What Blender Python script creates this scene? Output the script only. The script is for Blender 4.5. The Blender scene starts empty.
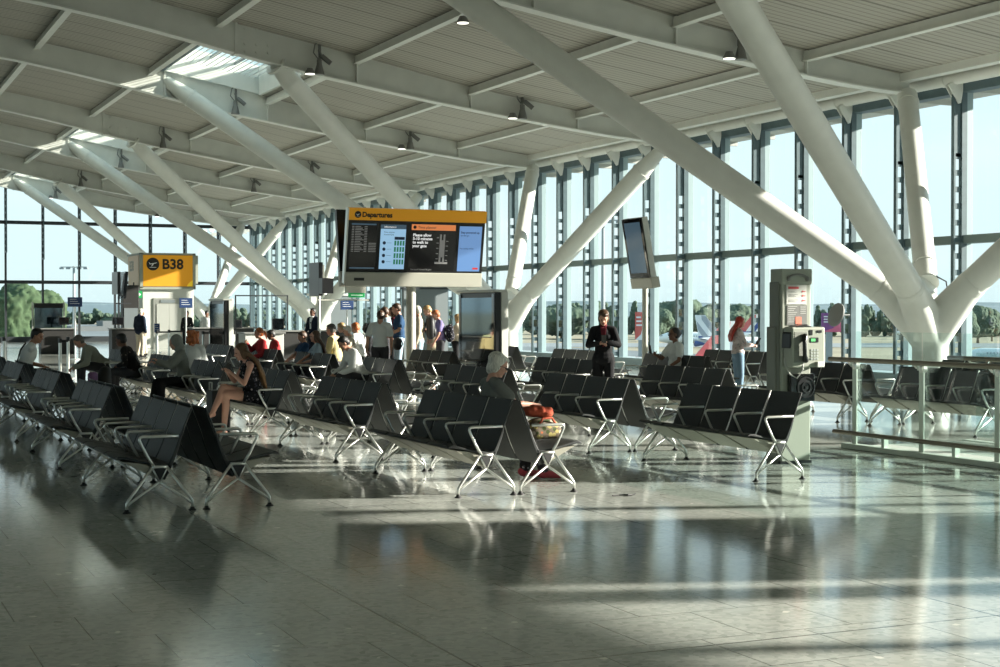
import bpy, bmesh, math, random
from mathutils import Vector, Matrix, Euler
random.seed(7)
C = bpy.context.scene.collection
PI = math.pi
V = Vector

# ------------------------------------------------------------------ materials
M = {}
def mat(name, col, rough=.5, metal=0., spec=.5, emit=None, estr=0., bump=None, noise=None, coat=0.):
    m = bpy.data.materials.new(name); m.use_nodes = True
    nt = m.node_tree; b = nt.nodes['Principled BSDF']
    b.inputs['Base Color'].default_value = (*col, 1)
    b.inputs['Roughness'].default_value = rough
    b.inputs['Metallic'].default_value = metal
    b.inputs['Specular IOR Level'].default_value = spec
    b.inputs['Coat Weight'].default_value = coat
    if emit:
        b.inputs['Emission Color'].default_value = (*emit, 1); b.inputs['Emission Strength'].default_value = estr
    if noise or bump:
        tc = nt.nodes.new('ShaderNodeTexCoord')
        n = nt.nodes.new('ShaderNodeTexNoise'); n.inputs['Scale'].default_value = (noise or bump)[0]
        n.inputs['Detail'].default_value = 4
        nt.links.new(tc.outputs['Object'], n.inputs['Vector'])
        if noise:
            r = nt.nodes.new('ShaderNodeValToRGB')
            a = noise[1]
            r.color_ramp.elements[0].position = .35; r.color_ramp.elements[1].position = .65
            if len(noise) > 2:
                r.color_ramp.elements[0].color = (*col, 1); r.color_ramp.elements[1].color = (*noise[2], 1)
            else:
                r.color_ramp.elements[0].color = (*[c*(1-a) for c in col], 1)
                r.color_ramp.elements[1].color = (*[min(1, c*(1+a)) for c in col], 1)
            nt.links.new(n.outputs['Fac'], r.inputs['Fac']); nt.links.new(r.outputs['Color'], b.inputs['Base Color'])
        if bump:
            bp = nt.nodes.new('ShaderNodeBump'); bp.inputs['Strength'].default_value = bump[1]; bp.inputs['Distance'].default_value = .01
            nt.links.new(n.outputs['Fac'], bp.inputs['Height']); nt.links.new(bp.outputs['Normal'], b.inputs['Normal'])
    M[name] = m
    return m

mat('white_steel', (.74, .75, .70), .42, noise=(3, .03))
mat('beam_paint', (.70, .71, .66), .5, noise=(2, .04))
mat('rib_paint', (.78, .79, .74), .45, noise=(2, .03))
mat('black_fabric', (.024, .028, .028), .55, bump=(400, .15))
mat('black_shell', (.022, .022, .022), .35)
mat('pan_metal', (.36, .35, .29), .45, metal=.3)
mat('alu', (.72, .73, .69), .28, metal=.75)
mat('alu_matt', (.55, .56, .52), .45, metal=.5)
mat('rubber', (.015, .015, .015), .6)
mat('mullion_teal', (.085, .13, .145), .4, noise=(5, .08))
mat('mullion_light', (.32, .42, .44), .4)
mat('transom_grey', (.16, .21, .20), .5)
mat('canopy_grey', (.42, .43, .39), .6)
mat('dark_frame', (.03, .035, .04), .5)
mat('kiosk_grey', (.33, .35, .29), .5, noise=(2, .04))
mat('kiosk_dark', (.19, .20, .17), .5)
mat('black_plastic', (.012, .012, .013), .3)
mat('black_matt', (.02, .021, .022), .6)
mat('black_gloss', (.006, .006, .007), .06, coat=.5)
mat('sign_yellow', (.62, .27, .012), .5, emit=(.85, .38, .01), estr=.22)
mat('sign_yellow_bright', (.95, .62, .03), .45, emit=(.9, .6, .03), estr=.2)
mat('sign_peach', (.75, .55, .38), .5)
mat('sign_black', (.01, .01, .01), .5)
mat('sign_blue', (.015, .045, .14), .45)
mat('sign_white', (.8, .8, .8), .5)
mat('exit_green', (.01, .22, .06), .4, emit=(.01, .35, .08), estr=.5)
mat('exit_white', (.85, .95, .85), .4, emit=(.8, 1, .8), estr=.4)
mat('board_casing', (.50, .49, .42), .5)
mat('screen_black', (.008, .008, .008), .12, emit=(.02, .02, .02), estr=.25)
mat('screen_blue', (.05, .1, .2), .15, emit=(.22, .42, .80), estr=.62)
mat('screen_pale', (.1, .15, .25), .15, emit=(.36, .62, .85), estr=.75)
mat('screen_navy', (.03, .05, .08), .15, emit=(.07, .12, .16), estr=.6)
mat('screen_orange', (.3, .1, .03), .2, emit=(.75, .24, .08), estr=.75)
mat('screen_green', (.02, .1, .05), .2, emit=(.03, .22, .12), estr=.6)
mat('screen_text', (.5, .5, .5), .4, emit=(.85, .85, .85), estr=.8)
mat('screen_dim', (.2, .2, .2), .4, emit=(.35, .35, .33), estr=.28)
mat('screen_ink', (.01, .03, .1), .4)
mat('screen_red', (.3, .02, .02), .4, emit=(.6, .03, .03), estr=.6)
mat('poster_paper', (.62, .62, .58), .6)
mat('poster_red', (.62, .10, .10), .6)
mat('poster_grey', (.16, .16, .15), .6)
mat('poster_orange', (.75, .2, .12), .6)
mat('lcd_green', (.1, .5, .15), .4, emit=(.1, .55, .2), estr=.4)
mat('rail_bronze', (.22, .19, .15), .35, metal=.5)
mat('post_pale', (.56, .62, .56), .4)
mat('lamp_grey', (.20, .20, .19), .5)
mat('lamp_glow', (.9, .9, .85), .5, emit=(1, .97, .85), estr=2.2)
mat('wall_white', (.62, .63, .58), .6)
mat('wall_grey', (.17, .20, .21), .6)
mat('door_steel', (.40, .41, .38), .35, metal=.5)
mat('desk_black', (.022, .021, .020), .55)
mat('desk_top', (.25, .25, .24), .4)
mat('desk_white', (.6, .6, .56), .5)
mat('pebble', (.5, .49, .42), .6)
# people
SK = dict(fair=(.56, .30, .21), tan=(.42, .22, .14), brown=(.16, .075, .045), dark=(.07, .035, .022), pink=(.62, .34, .25))
for k, c in SK.items():
    m = mat('skin_' + k, c, .5, noise=(9, .05))
    m.node_tree.nodes['Principled BSDF'].inputs['Subsurface Weight'].default_value = .05
def cloth(name, col, r=.85, noise=None, bump=(60, .5)): return mat(name, col, r, spec=.2, noise=noise, bump=bump)
def hairm(name, col):
    m = mat(name, col, .42)
    nt = m.node_tree; b = nt.nodes['Principled BSDF']
    tc = nt.nodes.new('ShaderNodeTexCoord'); mp = nt.nodes.new('ShaderNodeMapping'); mp.inputs['Scale'].default_value = (90, 90, 6)
    n = nt.nodes.new('ShaderNodeTexNoise'); n.inputs['Scale'].default_value = 1.5; n.inputs['Detail'].default_value = 3
    r = nt.nodes.new('ShaderNodeValToRGB'); r.color_ramp.elements[0].position = .3; r.color_ramp.elements[1].position = .7
    r.color_ramp.elements[0].color = (*[c*.55 for c in col], 1); r.color_ramp.elements[1].color = (*[min(1, c*1.45) for c in col], 1)
    bp = nt.nodes.new('ShaderNodeBump'); bp.inputs['Strength'].default_value = .6; bp.inputs['Distance'].default_value = .01
    nt.links.new(tc.outputs['Object'], mp.inputs['Vector']); nt.links.new(mp.outputs['Vector'], n.inputs['Vector'])
    nt.links.new(n.outputs['Fac'], r.inputs['Fac']); nt.links.new(r.outputs['Color'], b.inputs['Base Color'])
    nt.links.new(n.outputs['Fac'], bp.inputs['Height']); nt.links.new(bp.outputs['Normal'], b.inputs['Normal'])
    return m
hairm('hair_black', (.012, .010, .009)); hairm('hair_brown', (.07, .035, .018)); hairm('hair_grey', (.62, .61, .54))
hairm('hair_darkgrey', (.14, .13, .12)); hairm('hair_ginger', (.42, .12, .03)); hairm('hair_red', (.40, .035, .02)); hairm('hair_blond', (.42, .27, .12))
# long hair: brown at the crown, bleached blond tips
def ombre():
    m = hairm('hair_ombre', (.1, .05, .02)); nt = m.node_tree
    r = [n for n in nt.nodes if n.type == 'VALTORGB'][0]; b = nt.nodes['Principled BSDF']
    tc = [n for n in nt.nodes if n.type == 'TEX_COORD'][0]
    sp = nt.nodes.new('ShaderNodeSeparateXYZ'); nt.links.new(tc.outputs['Object'], sp.inputs[0])
    mr = nt.nodes.new('ShaderNodeMapRange'); mr.inputs['From Min'].default_value = .98; mr.inputs['From Max'].default_value = .68
    nt.links.new(sp.outputs['Z'], mr.inputs['Value'])
    mx = nt.nodes.new('ShaderNodeMix'); mx.data_type = 'RGBA'
    r2 = nt.nodes.new('ShaderNodeValToRGB'); r2.color_ramp.elements[0].position = .3; r2.color_ramp.elements[1].position = .7
    r2.color_ramp.elements[0].color = (.26, .12, .05, 1); r2.color_ramp.elements[1].color = (.62, .36, .17, 1)
    n = [x for x in nt.nodes if x.type == 'TEX_NOISE'][0]
    nt.links.new(n.outputs['Fac'], r2.inputs['Fac']); nt.links.new(mr.outputs['Result'], mx.inputs['Factor'])
    nt.links.new(r.outputs['Color'], mx.inputs['A']); nt.links.new(r2.outputs['Color'], mx.inputs['B'])
    nt.links.new(mx.outputs['Result'], b.inputs['Base Color'])
ombre()
for nm, c in dict(c_white=(.72, .74, .72), c_black=(.014, .014, .016), c_navy=(.012, .018, .035), c_grey=(.17, .18, .18), c_greyblue=(.28, .36, .42),
                  c_red=(.40, .035, .04), c_maroon=(.14, .02, .03), c_yellow=(.62, .52, .26), c_denim=(.18, .28, .38), c_denimlight=(.36, .47, .55), c_khaki=(.33, .28, .2),
                  c_beige=(.48, .42, .33), c_purple=(.20, .17, .34), c_charcoal=(.05, .05, .055), c_blue=(.022, .06, .13), c_olive=(.30, .31, .25),
                  c_sage=(.17, .18, .165), c_jacket=(.24, .25, .22)).items(): cloth(nm, c)
def pattern(name, base, spots, scale, thr=.45):
    m = cloth(name, base, bump=None); nt = m.node_tree; b = nt.nodes['Principled BSDF']
    tc = nt.nodes.new('ShaderNodeTexCoord'); v = nt.nodes.new('ShaderNodeTexVoronoi'); v.inputs['Scale'].default_value = scale
    r = nt.nodes.new('ShaderNodeValToRGB'); r.color_ramp.interpolation = 'CONSTANT'
    r.color_ramp.elements[0].position = 0; r.color_ramp.elements[0].color = (1, 1, 1, 1)
    r.color_ramp.elements[1].position = thr; r.color_ramp.elements[1].color = (0, 0, 0, 1)
    r2 = nt.nodes.new('ShaderNodeValToRGB'); r2.color_ramp.interpolation = 'CONSTANT'
    els = r2.color_ramp.elements
    els[0].color = (*spots[0], 1)
    els[1].position = 1/len(spots); els[1].color = (*spots[min(1, len(spots)-1)], 1)
    for i in range(2, len(spots)):
        e = els.new(i/len(spots)); e.color = (*spots[i], 1)
    mx = nt.nodes.new('ShaderNodeMix'); mx.data_type = 'RGBA'; mx.inputs['A'].default_value = (*base, 1)
    nt.links.new(tc.outputs['Object'], v.inputs['Vector']); nt.links.new(v.outputs['Distance'], r.inputs['Fac'])
    nt.links.new(v.outputs['Color'], r2.inputs['Fac'])
    nt.links.new(r.outputs['Color'], mx.inputs['Factor']); nt.links.new(r2.outputs['Color'], mx.inputs['B'])
    nt.links.new(mx.outputs['Result'], b.inputs['Base Color'])
pattern('c_floral', (.012, .012, .016), [(.3, .3, .34), (.06, .06, .08), (.4, .36, .38), (.1, .1, .12)], 26, .33)
pattern('c_floralbag', (.16, .13, .09), [(.5, .14, .06), (.42, .36, .14), (.06, .08, .03), (.36, .32, .26)], 24, .45)
pattern('c_net', (.016, .014, .014), [(.2, .17, .14), (.02, .02, .02)], 13, .22)
pattern('c_blouse', (.58, .5, .48), [(.42, .2, .2), (.3, .3, .3), (.5, .42, .4)], 22, .3)
cloth('c_coral', (.46, .10, .055)); cloth('c_shoe_pink', (.42, .07, .09)); cloth('c_shoe_dark', (.02, .02, .02)); cloth('c_shoe_white', (.6, .6, .58))
mat('bag_black', (.015, .015, .016), .55); mat('bag_teal', (.10, .14, .16), .6); mat('eye_dark', (.01, .008, .006), .2); mat('lip', (.35, .11, .09), .5)
mat('phone', (.01, .01, .01), .15); mat('paper', (.7, .7, .66), .7); mat('bottle_purple', (.32, .16, .36), .4)
# outside
mat('leaf_near', (.055, .085, .045), .9, noise=(.9, .2), spec=.1); mat('leaf_mid', (.075, .105, .075), .95, noise=(.5, .12), spec=.1); mat('hill', (.13, .18, .20), .9)  # hills: distance haze is mixed into their flat blue-green base colour
mat('trunk', (.12, .09, .06), .9)
mat('plane_white', (.78, .79, .80), .3); mat('plane_blue', (.03, .07, .25), .35); mat('plane_red', (.50, .10, .11), .35); mat('plane_grey', (.35, .38, .42), .4)
mat('tarmac', (.13, .15, .16), .9, noise=(.03, .15)); mat('runway', (.20, .22, .23), .9); mat('dry_grass', (.27, .235, .16), .95, noise=(.05, .15)); mat('bill_purple', (.20, .05, .22), .5)
mat('bill_pink', (.62, .12, .22), .5); mat('bill_red', (.6, .12, .10), .5); mat('mast', (.3, .33, .34), .5); mat('building', (.16, .17, .17), .8)

def glass_mat(name, tint, refl=.06, rough=0.):
    m = bpy.data.materials.new(name); m.use_nodes = True; nt = m.node_tree; nt.nodes.clear()
    o = nt.nodes.new('ShaderNodeOutputMaterial'); t = nt.nodes.new('ShaderNodeBsdfTransparent'); t.inputs[0].default_value = (*tint, 1)
    g = nt.nodes.new('ShaderNodeBsdfGlossy'); g.inputs['Roughness'].default_value = rough; g.inputs[0].default_value = (1, 1, 1, 1)
    f = nt.nodes.new('ShaderNodeLayerWeight'); f.inputs['Blend'].default_value = .5
    pw = nt.nodes.new('ShaderNodeMath'); pw.operation = 'POWER'; pw.inputs[1].default_value = 4.5
    mm = nt.nodes.new('ShaderNodeMath'); mm.operation = 'MULTIPLY_ADD'; mm.inputs[1].default_value = .45; mm.inputs[2].default_value = refl
    mm.use_clamp = True
    mx = nt.nodes.new('ShaderNodeMixShader')
    nt.links.new(f.outputs['Facing'], pw.inputs[0]); nt.links.new(pw.outputs[0], mm.inputs[0]); nt.links.new(mm.outputs[0], mx.inputs[0]); nt.links.new(t.outputs[0], mx.inputs[1]); nt.links.new(g.outputs[0], mx.inputs[2])
    nt.links.new(mx.outputs[0], o.inputs[0]); M[name] = m
    return m
glass_mat('window_glass', (.96, .985, .985), .025)
glass_mat('rail_glass', (.90, .96, .95), .06)
glass_mat('screen_glass', (.80, .90, .88), .06)
glass_mat('skylight_glass', (.85, .9, .88), .04)

def floor_material():
    m = bpy.data.materials.new('terrazzo_floor'); m.use_nodes = True; nt = m.node_tree; b = nt.nodes['Principled BSDF']
    N = nt.nodes.new; L = nt.links.new
    tc = N('ShaderNodeTexCoord')
    # chips
    v = N('ShaderNodeTexVoronoi'); v.inputs['Scale'].default_value = 30; L(tc.outputs['Object'], v.inputs['Vector'])
    r = N('ShaderNodeValToRGB'); r.color_ramp.interpolation = 'CONSTANT'
    e = r.color_ramp.elements; e[0].position = 0; e[0].color = (.425, .46, .42, 1); e[1].position = .3; e[1].color = (.395, .425, .39, 1)
    for p, c in ((.55, (.465, .49, .45, 1)), (.8, (.345, .375, .34, 1)), (.94, (.72, .72, .66, 1)), (.975, (.14, .15, .135, 1))):
        x = e.new(p); x.color = c
    L(v.outputs['Color'], r.inputs['Fac'])
    n = N('ShaderNodeTexNoise'); n.inputs['Scale'].default_value = 1.3; n.inputs['Detail'].default_value = 5; L(tc.outputs['Object'], n.inputs['Vector'])
    nr = N('ShaderNodeMapRange'); nr.inputs['To Min'].default_value = .86; nr.inputs['To Max'].default_value = 1.14; L(n.outputs['Fac'], nr.inputs['Value'])
    mul = N('ShaderNodeMix'); mul.data_type = 'RGBA'; mul.blend_type = 'MULTIPLY'; mul.inputs['Factor'].default_value = 1
    L(r.outputs['Color'], mul.inputs['A']); L(nr.outputs['Result'], mul.inputs['B'])
    # tile joints, 0.6 m running bond
    mp = N('ShaderNodeMapping'); mp.inputs['Location'].default_value = (-.32, -.36, 0); L(tc.outputs['Object'], mp.inputs['Vector'])
    bk = N('ShaderNodeTexBrick'); bk.inputs['Scale'].default_value = 1; bk.inputs['Brick Width'].default_value = .6; bk.inputs['Row Height'].default_value = .6
    bk.inputs['Mortar Size'].default_value = .0035; bk.inputs['Mortar Smooth'].default_value = .3; bk.offset = .5; L(mp.outputs['Vector'], bk.inputs['Vector'])
    # expansion joints
    mp2 = N('ShaderNodeMapping'); mp2.inputs['Location'].default_value = (-2.69+2.95*3, -6.23+2.8*4, 0); L(tc.outputs['Object'], mp2.inputs['Vector'])
    bk2 = N('ShaderNodeTexBrick'); bk2.inputs['Scale'].default_value = 1; bk2.inputs['Brick Width'].default_value = 2.95; bk2.inputs['Row Height'].default_value = 2.8
    bk2.inputs['Mortar Size'].default_value = .007; bk2.inputs['Mortar Smooth'].default_value = .2; bk2.offset = 0; L(mp2.outputs['Vector'], bk2.inputs['Vector'])
    m1 = N('ShaderNodeMix'); m1.data_type = 'RGBA'; L(bk.outputs['Fac'], m1.inputs['Factor']); L(mul.outputs['Result'], m1.inputs['A']); m1.inputs['B'].default_value = (.035, .04, .035, 1)
    m2 = N('ShaderNodeMix'); m2.data_type = 'RGBA'; L(bk2.outputs['Fac'], m2.inputs['Factor']); L(m1.outputs['Result'], m2.inputs['A']); m2.inputs['B'].default_value = (.02, .022, .02, 1)
    L(m2.outputs['Result'], b.inputs['Base Color'])
    n2 = N('ShaderNodeTexNoise'); n2.inputs['Scale'].default_value = .7; n2.inputs['Detail'].default_value = 3; L(tc.outputs['Object'], n2.inputs['Vector'])
    rr = N('ShaderNodeMapRange'); rr.inputs['To Min'].default_value = .08; rr.inputs['To Max'].default_value = .12; L(n2.outputs['Fac'], rr.inputs['Value'])
    L(rr.outputs['Result'], b.inputs['Roughness'])
    b.inputs['Specular IOR Level'].default_value = .5
    b.inputs['IOR'].default_value = 1.5
    n3 = N('ShaderNodeTexNoise'); n3.inputs['Scale'].default_value = 3.0; n3.inputs['Detail'].default_value = 2; L(tc.outputs['Object'], n3.inputs['Vector'])
    bp = N('ShaderNodeBump'); bp.inputs['Strength'].default_value = .004; bp.inputs['Distance'].default_value = .02
    L(n3.outputs['Fac'], bp.inputs['Height']); L(bp.outputs['Normal'], b.inputs['Normal'])
    M['floor'] = m
floor_material()
def ceiling_material():
    m = bpy.data.materials.new('ribbed_ceiling'); m.use_nodes = True; nt = m.node_tree; b = nt.nodes['Principled BSDF']
    N = nt.nodes.new; L = nt.links.new
    tc = N('ShaderNodeTexCoord'); sp = N('ShaderNodeSeparateXYZ'); L(tc.outputs['Object'], sp.inputs[0])
    def stripes(sock, period, duty):
        d = N('ShaderNodeMath'); d.operation = 'DIVIDE'; d.inputs[1].default_value = period; L(sock, d.inputs[0])
        f = N('ShaderNodeMath'); f.operation = 'FRACT'; L(d.outputs[0], f.inputs[0])
        g = N('ShaderNodeMath'); g.operation = 'LESS_THAN'; g.inputs[1].default_value = duty; L(f.outputs[0], g.inputs[0]); return g.outputs[0]
    s1 = stripes(sp.outputs['Y'], .2, .28); s2 = stripes(sp.outputs['Y'], 1.2, .07); s3 = stripes(sp.outputs['X'], .11, .3)
    mx = N('ShaderNodeMix'); mx.data_type = 'RGBA'; mx.inputs['A'].default_value = (.47, .445, .39, 1); mx.inputs['B'].default_value = (.23, .215, .185, 1)
    ad = N('ShaderNodeMath'); ad.operation = 'MULTIPLY_ADD'; ad.inputs[1].default_value = .14; L(s3, ad.inputs[0])
    mlt = N('ShaderNodeMath'); mlt.operation = 'MULTIPLY'; mlt.inputs[1].default_value = .55; L(s1, mlt.inputs[0]); L(mlt.outputs[0], ad.inputs[2])
    mxm = N('ShaderNodeMath'); mxm.operation = 'MAXIMUM'; L(ad.outputs[0], mxm.inputs[0]); L(s2, mxm.inputs[1])
    L(mxm.outputs[0], mx.inputs['Factor']); L(mx.outputs['Result'], b.inputs['Base Color'])
    b.inputs['Roughness'].default_value = .7
    M['ceiling'] = m
ceiling_material()
def slat_screen_mat():
    pass

# ------------------------------------------------------------------ mesh helpers
class MB:
    def __init__(s): s.v = []; s.f = []
    def add(s, vs, fs):
        o = len(s.v); s.v += [tuple(v) for v in vs]; s.f += [tuple(i+o for i in f) for f in fs]; return s
    def box(s, x0, x1, y0, y1, z0, z1, mt=None):
        vs = [V((x, y, z)) for x in (x0, x1) for y in (y0, y1) for z in (z0, z1)]
        if mt: vs = [mt @ v for v in vs]
        return s.add(vs, [(0, 1, 3, 2), (4, 6, 7, 5), (0, 4, 5, 1), (2, 3, 7, 6), (0, 2, 6, 4), (1, 5, 7, 3)])
    def prism(s, prof, a, b, axis='y', mt=None):   # prof: list of 2D points; axis = extrusion axis
        n = len(prof)
        def P(p, t): return {'y': V((p[0], t, p[1])), 'x': V((t, p[0], p[1])), 'z': V((p[0], p[1], t))}[axis]
        vs = [P(p, a) for p in prof] + [P(p, b) for p in prof]
        if mt: vs = [mt @ v for v in vs]
        fs = [tuple(range(n)), tuple(range(2*n-1, n-1, -1))] + [(i, i+n, (i+1) % n+n, (i+1) % n) for i in range(n)]
        return s.add(vs, fs)
    def tube(s, pts, r, n=8, cap=True, flat=1.):
        pts = [V(p) for p in pts]; k = len(pts); rs = r if isinstance(r, (list, tuple)) else [r]*k
        vs = []; up = None
        for i, p in enumerate(pts):
            d = (pts[min(i+1, k-1)] - pts[max(i-1, 0)]).normalized()
            if up is None: up = V((0, 0, 1)) if abs(d.z) < .9 else V((0, 1, 0))
            a = d.cross(up); a = a.normalized() if a.length > 1e-6 else V((1, 0, 0)); b = a.cross(d).normalized(); up = b
            vs += [p + (a*math.cos(t*2*PI/n)*flat + b*math.sin(t*2*PI/n))*rs[i] for t in range(n)]
        fs = [(i*n+j, i*n+(j+1) % n, (i+1)*n+(j+1) % n, (i+1)*n+j) for i in range(k-1) for j in range(n)]
        if cap: fs += [tuple(range(n-1, -1, -1)), tuple(range((k-1)*n, k*n))]
        return s.add(vs, fs)
    def lathe(s, prof, n=16, c=(0, 0, 0), mt=None):  # prof (r,z)
        vs = [V((c[0]+r*math.cos(t*2*PI/n), c[1]+r*math.sin(t*2*PI/n), c[2]+z)) for r, z in prof for t in range(n)]
        if mt: vs = [mt @ v for v in vs]
        k = len(prof)
        fs = [(i*n+j, i*n+(j+1) % n, (i+1)*n+(j+1) % n, (i+1)*n+j) for i in range(k-1) for j in range(n)]
        fs += [tuple(range(n-1, -1, -1)), tuple(range((k-1)*n, k*n))]
        return s.add(vs, fs)
    def ell(s, c, r, rot=None, nu=14, nv=9):
        c = V(c); r = (r, r, r) if isinstance(r, (int, float)) else r
        vs = [V((0, 0, -1))]
        for i in range(1, nv):
            ph = -PI/2+PI*i/nv
            vs += [V((math.cos(ph)*math.cos(t*2*PI/nu), math.cos(ph)*math.sin(t*2*PI/nu), math.sin(ph))) for t in range(nu)]
        vs.append(V((0, 0, 1)))
        fs = [(0, 1+(j+1) % nu, 1+j) for j in range(nu)]
        for i in range(nv-2):
            fs += [(1+i*nu+j, 1+i*nu+(j+1) % nu, 1+(i+1)*nu+(j+1) % nu, 1+(i+1)*nu+j) for j in range(nu)]
        L = len(vs)-1; fs += [(L, L-nu+j, L-nu+(j+1) % nu) for j in range(nu)]
        vs = [V((v.x*r[0], v.y*r[1], v.z*r[2])) for v in vs]
        if rot is not None: vs = [rot @ v for v in vs]
        return s.add([v+c for v in vs], fs)
    def cap(s, a, b, ra, rb=None, n=12):           # tapered capsule, closed
        a = V(a); b = V(b); rb = ra if rb is None else rb
        d = b-a
        if d.length < 1e-5: return s.ell(a, ra)
        d.normalize(); u = d.orthogonal().normalized(); w = d.cross(u)
        ring = []
        for c0, r0, sgn in ((a, ra, -1), (b, rb, 1)):
            seq = [(math.cos(q), math.sin(q)) for q in ((1.2, .6, 0) if sgn < 0 else (0, .6, 1.2))]
            for cq, sq in seq: ring.append((c0+d*sgn*sq*r0, r0*cq))
        vs = [c0+(u*math.cos(t*2*PI/n)+w*math.sin(t*2*PI/n))*r0 for c0, r0 in ring for t in range(n)]
        k = len(ring)
        fs = [(i*n+j, i*n+(j+1) % n, (i+1)*n+(j+1) % n, (i+1)*n+j) for i in range(k-1) for j in range(n)]
        fs += [tuple(range(n-1, -1, -1)), tuple(range((k-1)*n, k*n))]
        return s.add(vs, fs)
    def chain(s, pts, rs, n=12):
        for i in range(len(pts)-1): s.cap(pts[i], pts[i+1], rs[i], rs[i+1], n)
        return s
    def mesh(s, name):
        me = bpy.data.meshes.new(name); me.from_pydata(s.v, [], s.f); me.update()
        bm = bmesh.new(); bm.from_mesh(me); bmesh.ops.recalc_face_normals(bm, faces=bm.faces); bm.to_mesh(me); bm.free()
        return me
    def build(s, name, m, parent=None, smooth=False, bevel=0, remesh=0, sm=0):
        me = s.mesh(name)
        o = bpy.data.objects.new(name, me); C.objects.link(o)
        if remesh:
            md = o.modifiers.new('r', 'REMESH'); md.mode = 'VOXEL'; md.voxel_size = remesh
            if sm:
                md2 = o.modifiers.new('s', 'SMOOTH'); md2.iterations = sm; md2.factor = .5
            bpy.context.view_layer.update()
            dg = bpy.context.evaluated_depsgraph_get()
            nm = bpy.data.meshes.new_from_object(o.evaluated_get(dg)); nm.name = name
            o.modifiers.clear(); o.data = nm; me = nm; smooth = True
        me.materials.clear(); me.materials.append(M[m])
        if smooth:
            for p in me.polygons: p.use_smooth = True
            if smooth == 'auto' :
                try: me.set_sharp_from_angle(angle=math.radians(40))
                except Exception: pass
        if bevel:
            md = o.modifiers.new('b', 'BEVEL'); md.width = bevel; md.segments = 2; md.limit_method = 'ANGLE'
        if parent is not None: o.parent = parent
        return o

def empty(name, loc=(0, 0, 0), rz=0, label=None, cat=None, group=None, kind=None):
    o = bpy.data.objects.new(name, None); C.objects.link(o); o.location = loc; o.rotation_euler = (0, 0, rz); o.empty_display_size = .1
    return tag(o, label, cat, group, kind)
def tag(o, label=None, cat=None, group=None, kind=None):
    if label: o['label'] = label
    if cat: o['category'] = cat
    if group: o['group'] = group
    if kind: o['kind'] = kind
    return o
def kids(o): return [c for c in C.objects if c.parent == o]
TREE = {}
def reg(o):        # remember a prototype's tree
    def rec(x): return (x, [rec(c) for c in kids(x)])
    return rec(o)
def copy_tree(t, parent=None):
    o, ch = t; c = o.copy(); C.objects.link(c)
    if parent is not None: c.parent = parent
    for k in ch: copy_tree(k, c)
    return c
def text_mb(s, size, depth=.002, bold=0):
    cu = bpy.data.curves.new('t', 'FONT'); cu.body = s; cu.size = size; cu.extrude = depth; cu.offset = bold; cu.resolution_u = 3
    o = bpy.data.objects.new('t', cu); C.objects.link(o); bpy.context.view_layer.update()
    dg = bpy.context.evaluated_depsgraph_get(); me = bpy.data.meshes.new_from_object(o.evaluated_get(dg))
    vs = [v.co.copy() for v in me.vertices]; fs = [tuple(p.vertices) for p in me.polygons]
    bpy.data.objects.remove(o); bpy.data.curves.remove(cu); bpy.data.meshes.remove(me)
    return vs, fs
def add_text(mb, s, size, mt, bold=0):
    vs, fs = text_mb(s, size, bold=bold); mb.add([mt @ v for v in vs], fs); return mb

# ------------------------------------------------------------------ camera
F_PX = 1527.15; YAW = .421; PIT = -.015; EYE = 1.6
cam = bpy.data.cameras.new('camera'); cam.lens = 36*F_PX/1000; cam.sensor_width = 36; cam.clip_start = .1; cam.clip_end = 20000
co = bpy.data.objects.new('camera', cam); C.objects.link(co); co.location = (0, 0, EYE)
co.rotation_euler = (PI/2+PIT, 0, -YAW); bpy.context.scene.camera = co
sY, cY = math.sin(YAW), math.cos(YAW)
def gp(x, F):       # ground position of something standing at picture column x, F metres ahead
    R = (x-500)/F_PX*F
    return R*cY+F*sY, F*cY-R*sY

# ------------------------------------------------------------------ floor, roof
W = 21.36; YF = 80.2; NX, NY, NZ = 17.85, 21.38, 1.375
fl = MB().box(-24, 26, -25, YF+.6, -.3, 0)
tag(fl.build('floor', 'floor'), kind='structure')

TOP = [(-24, 6.2), (-20, 6.45), (-18, 6.77), (-15, 7.22), (-12, 7.84), (-9, 8.42), (-5.6, 9.0), (-2, 9.35), (2, 9.35), (5.6, 8.95), (8.6, 8.42), (12, 7.80), (15, 7.20), (18, 6.77), (20.3, 6.46), (21.2, 6.36), (23.1, 6.3)]
BOT = [(-24, 5.7), (-20, 5.98), (-18, 6.25), (-16, 6.5), (-14, 6.77), (-12, 7.12), (-10, 7.45), (-8.5, 7.72), (-6.5, 8.15), (-4.6, 8.48), (-2, 8.75), (2, 8.75), (4.6, 8.46), (6.5, 8.15), (8.5, 7.74), (10, 7.40), (12, 7.08), (14, 6.76), (16, 6.50), (18, 6.25), (20.0, 6.05), (20.9, 6.05)]
def interp(T, x):
    for (a, b), (c, d) in zip(T, T[1:]):
        if a <= x <= c: return b+(d-b)*(x-a)/(c-a)
    return T[-1][1]
def smoothT(T):
    def f(x):
        return sum(interp(T, min(max(x+d, T[0][0]), T[-1][0])) for d in (-1, -.5, 0, .5, 1))/5
    return f
ftop, fbot = smoothT(TOP), smoothT(BOT)
Ylo, Yhi = -20, 82
P_Y = [NY+18*k+4 for k in range(-2, 4)]; Q_Y = [NY+18*k-4 for k in range(-2, 4)]
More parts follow.
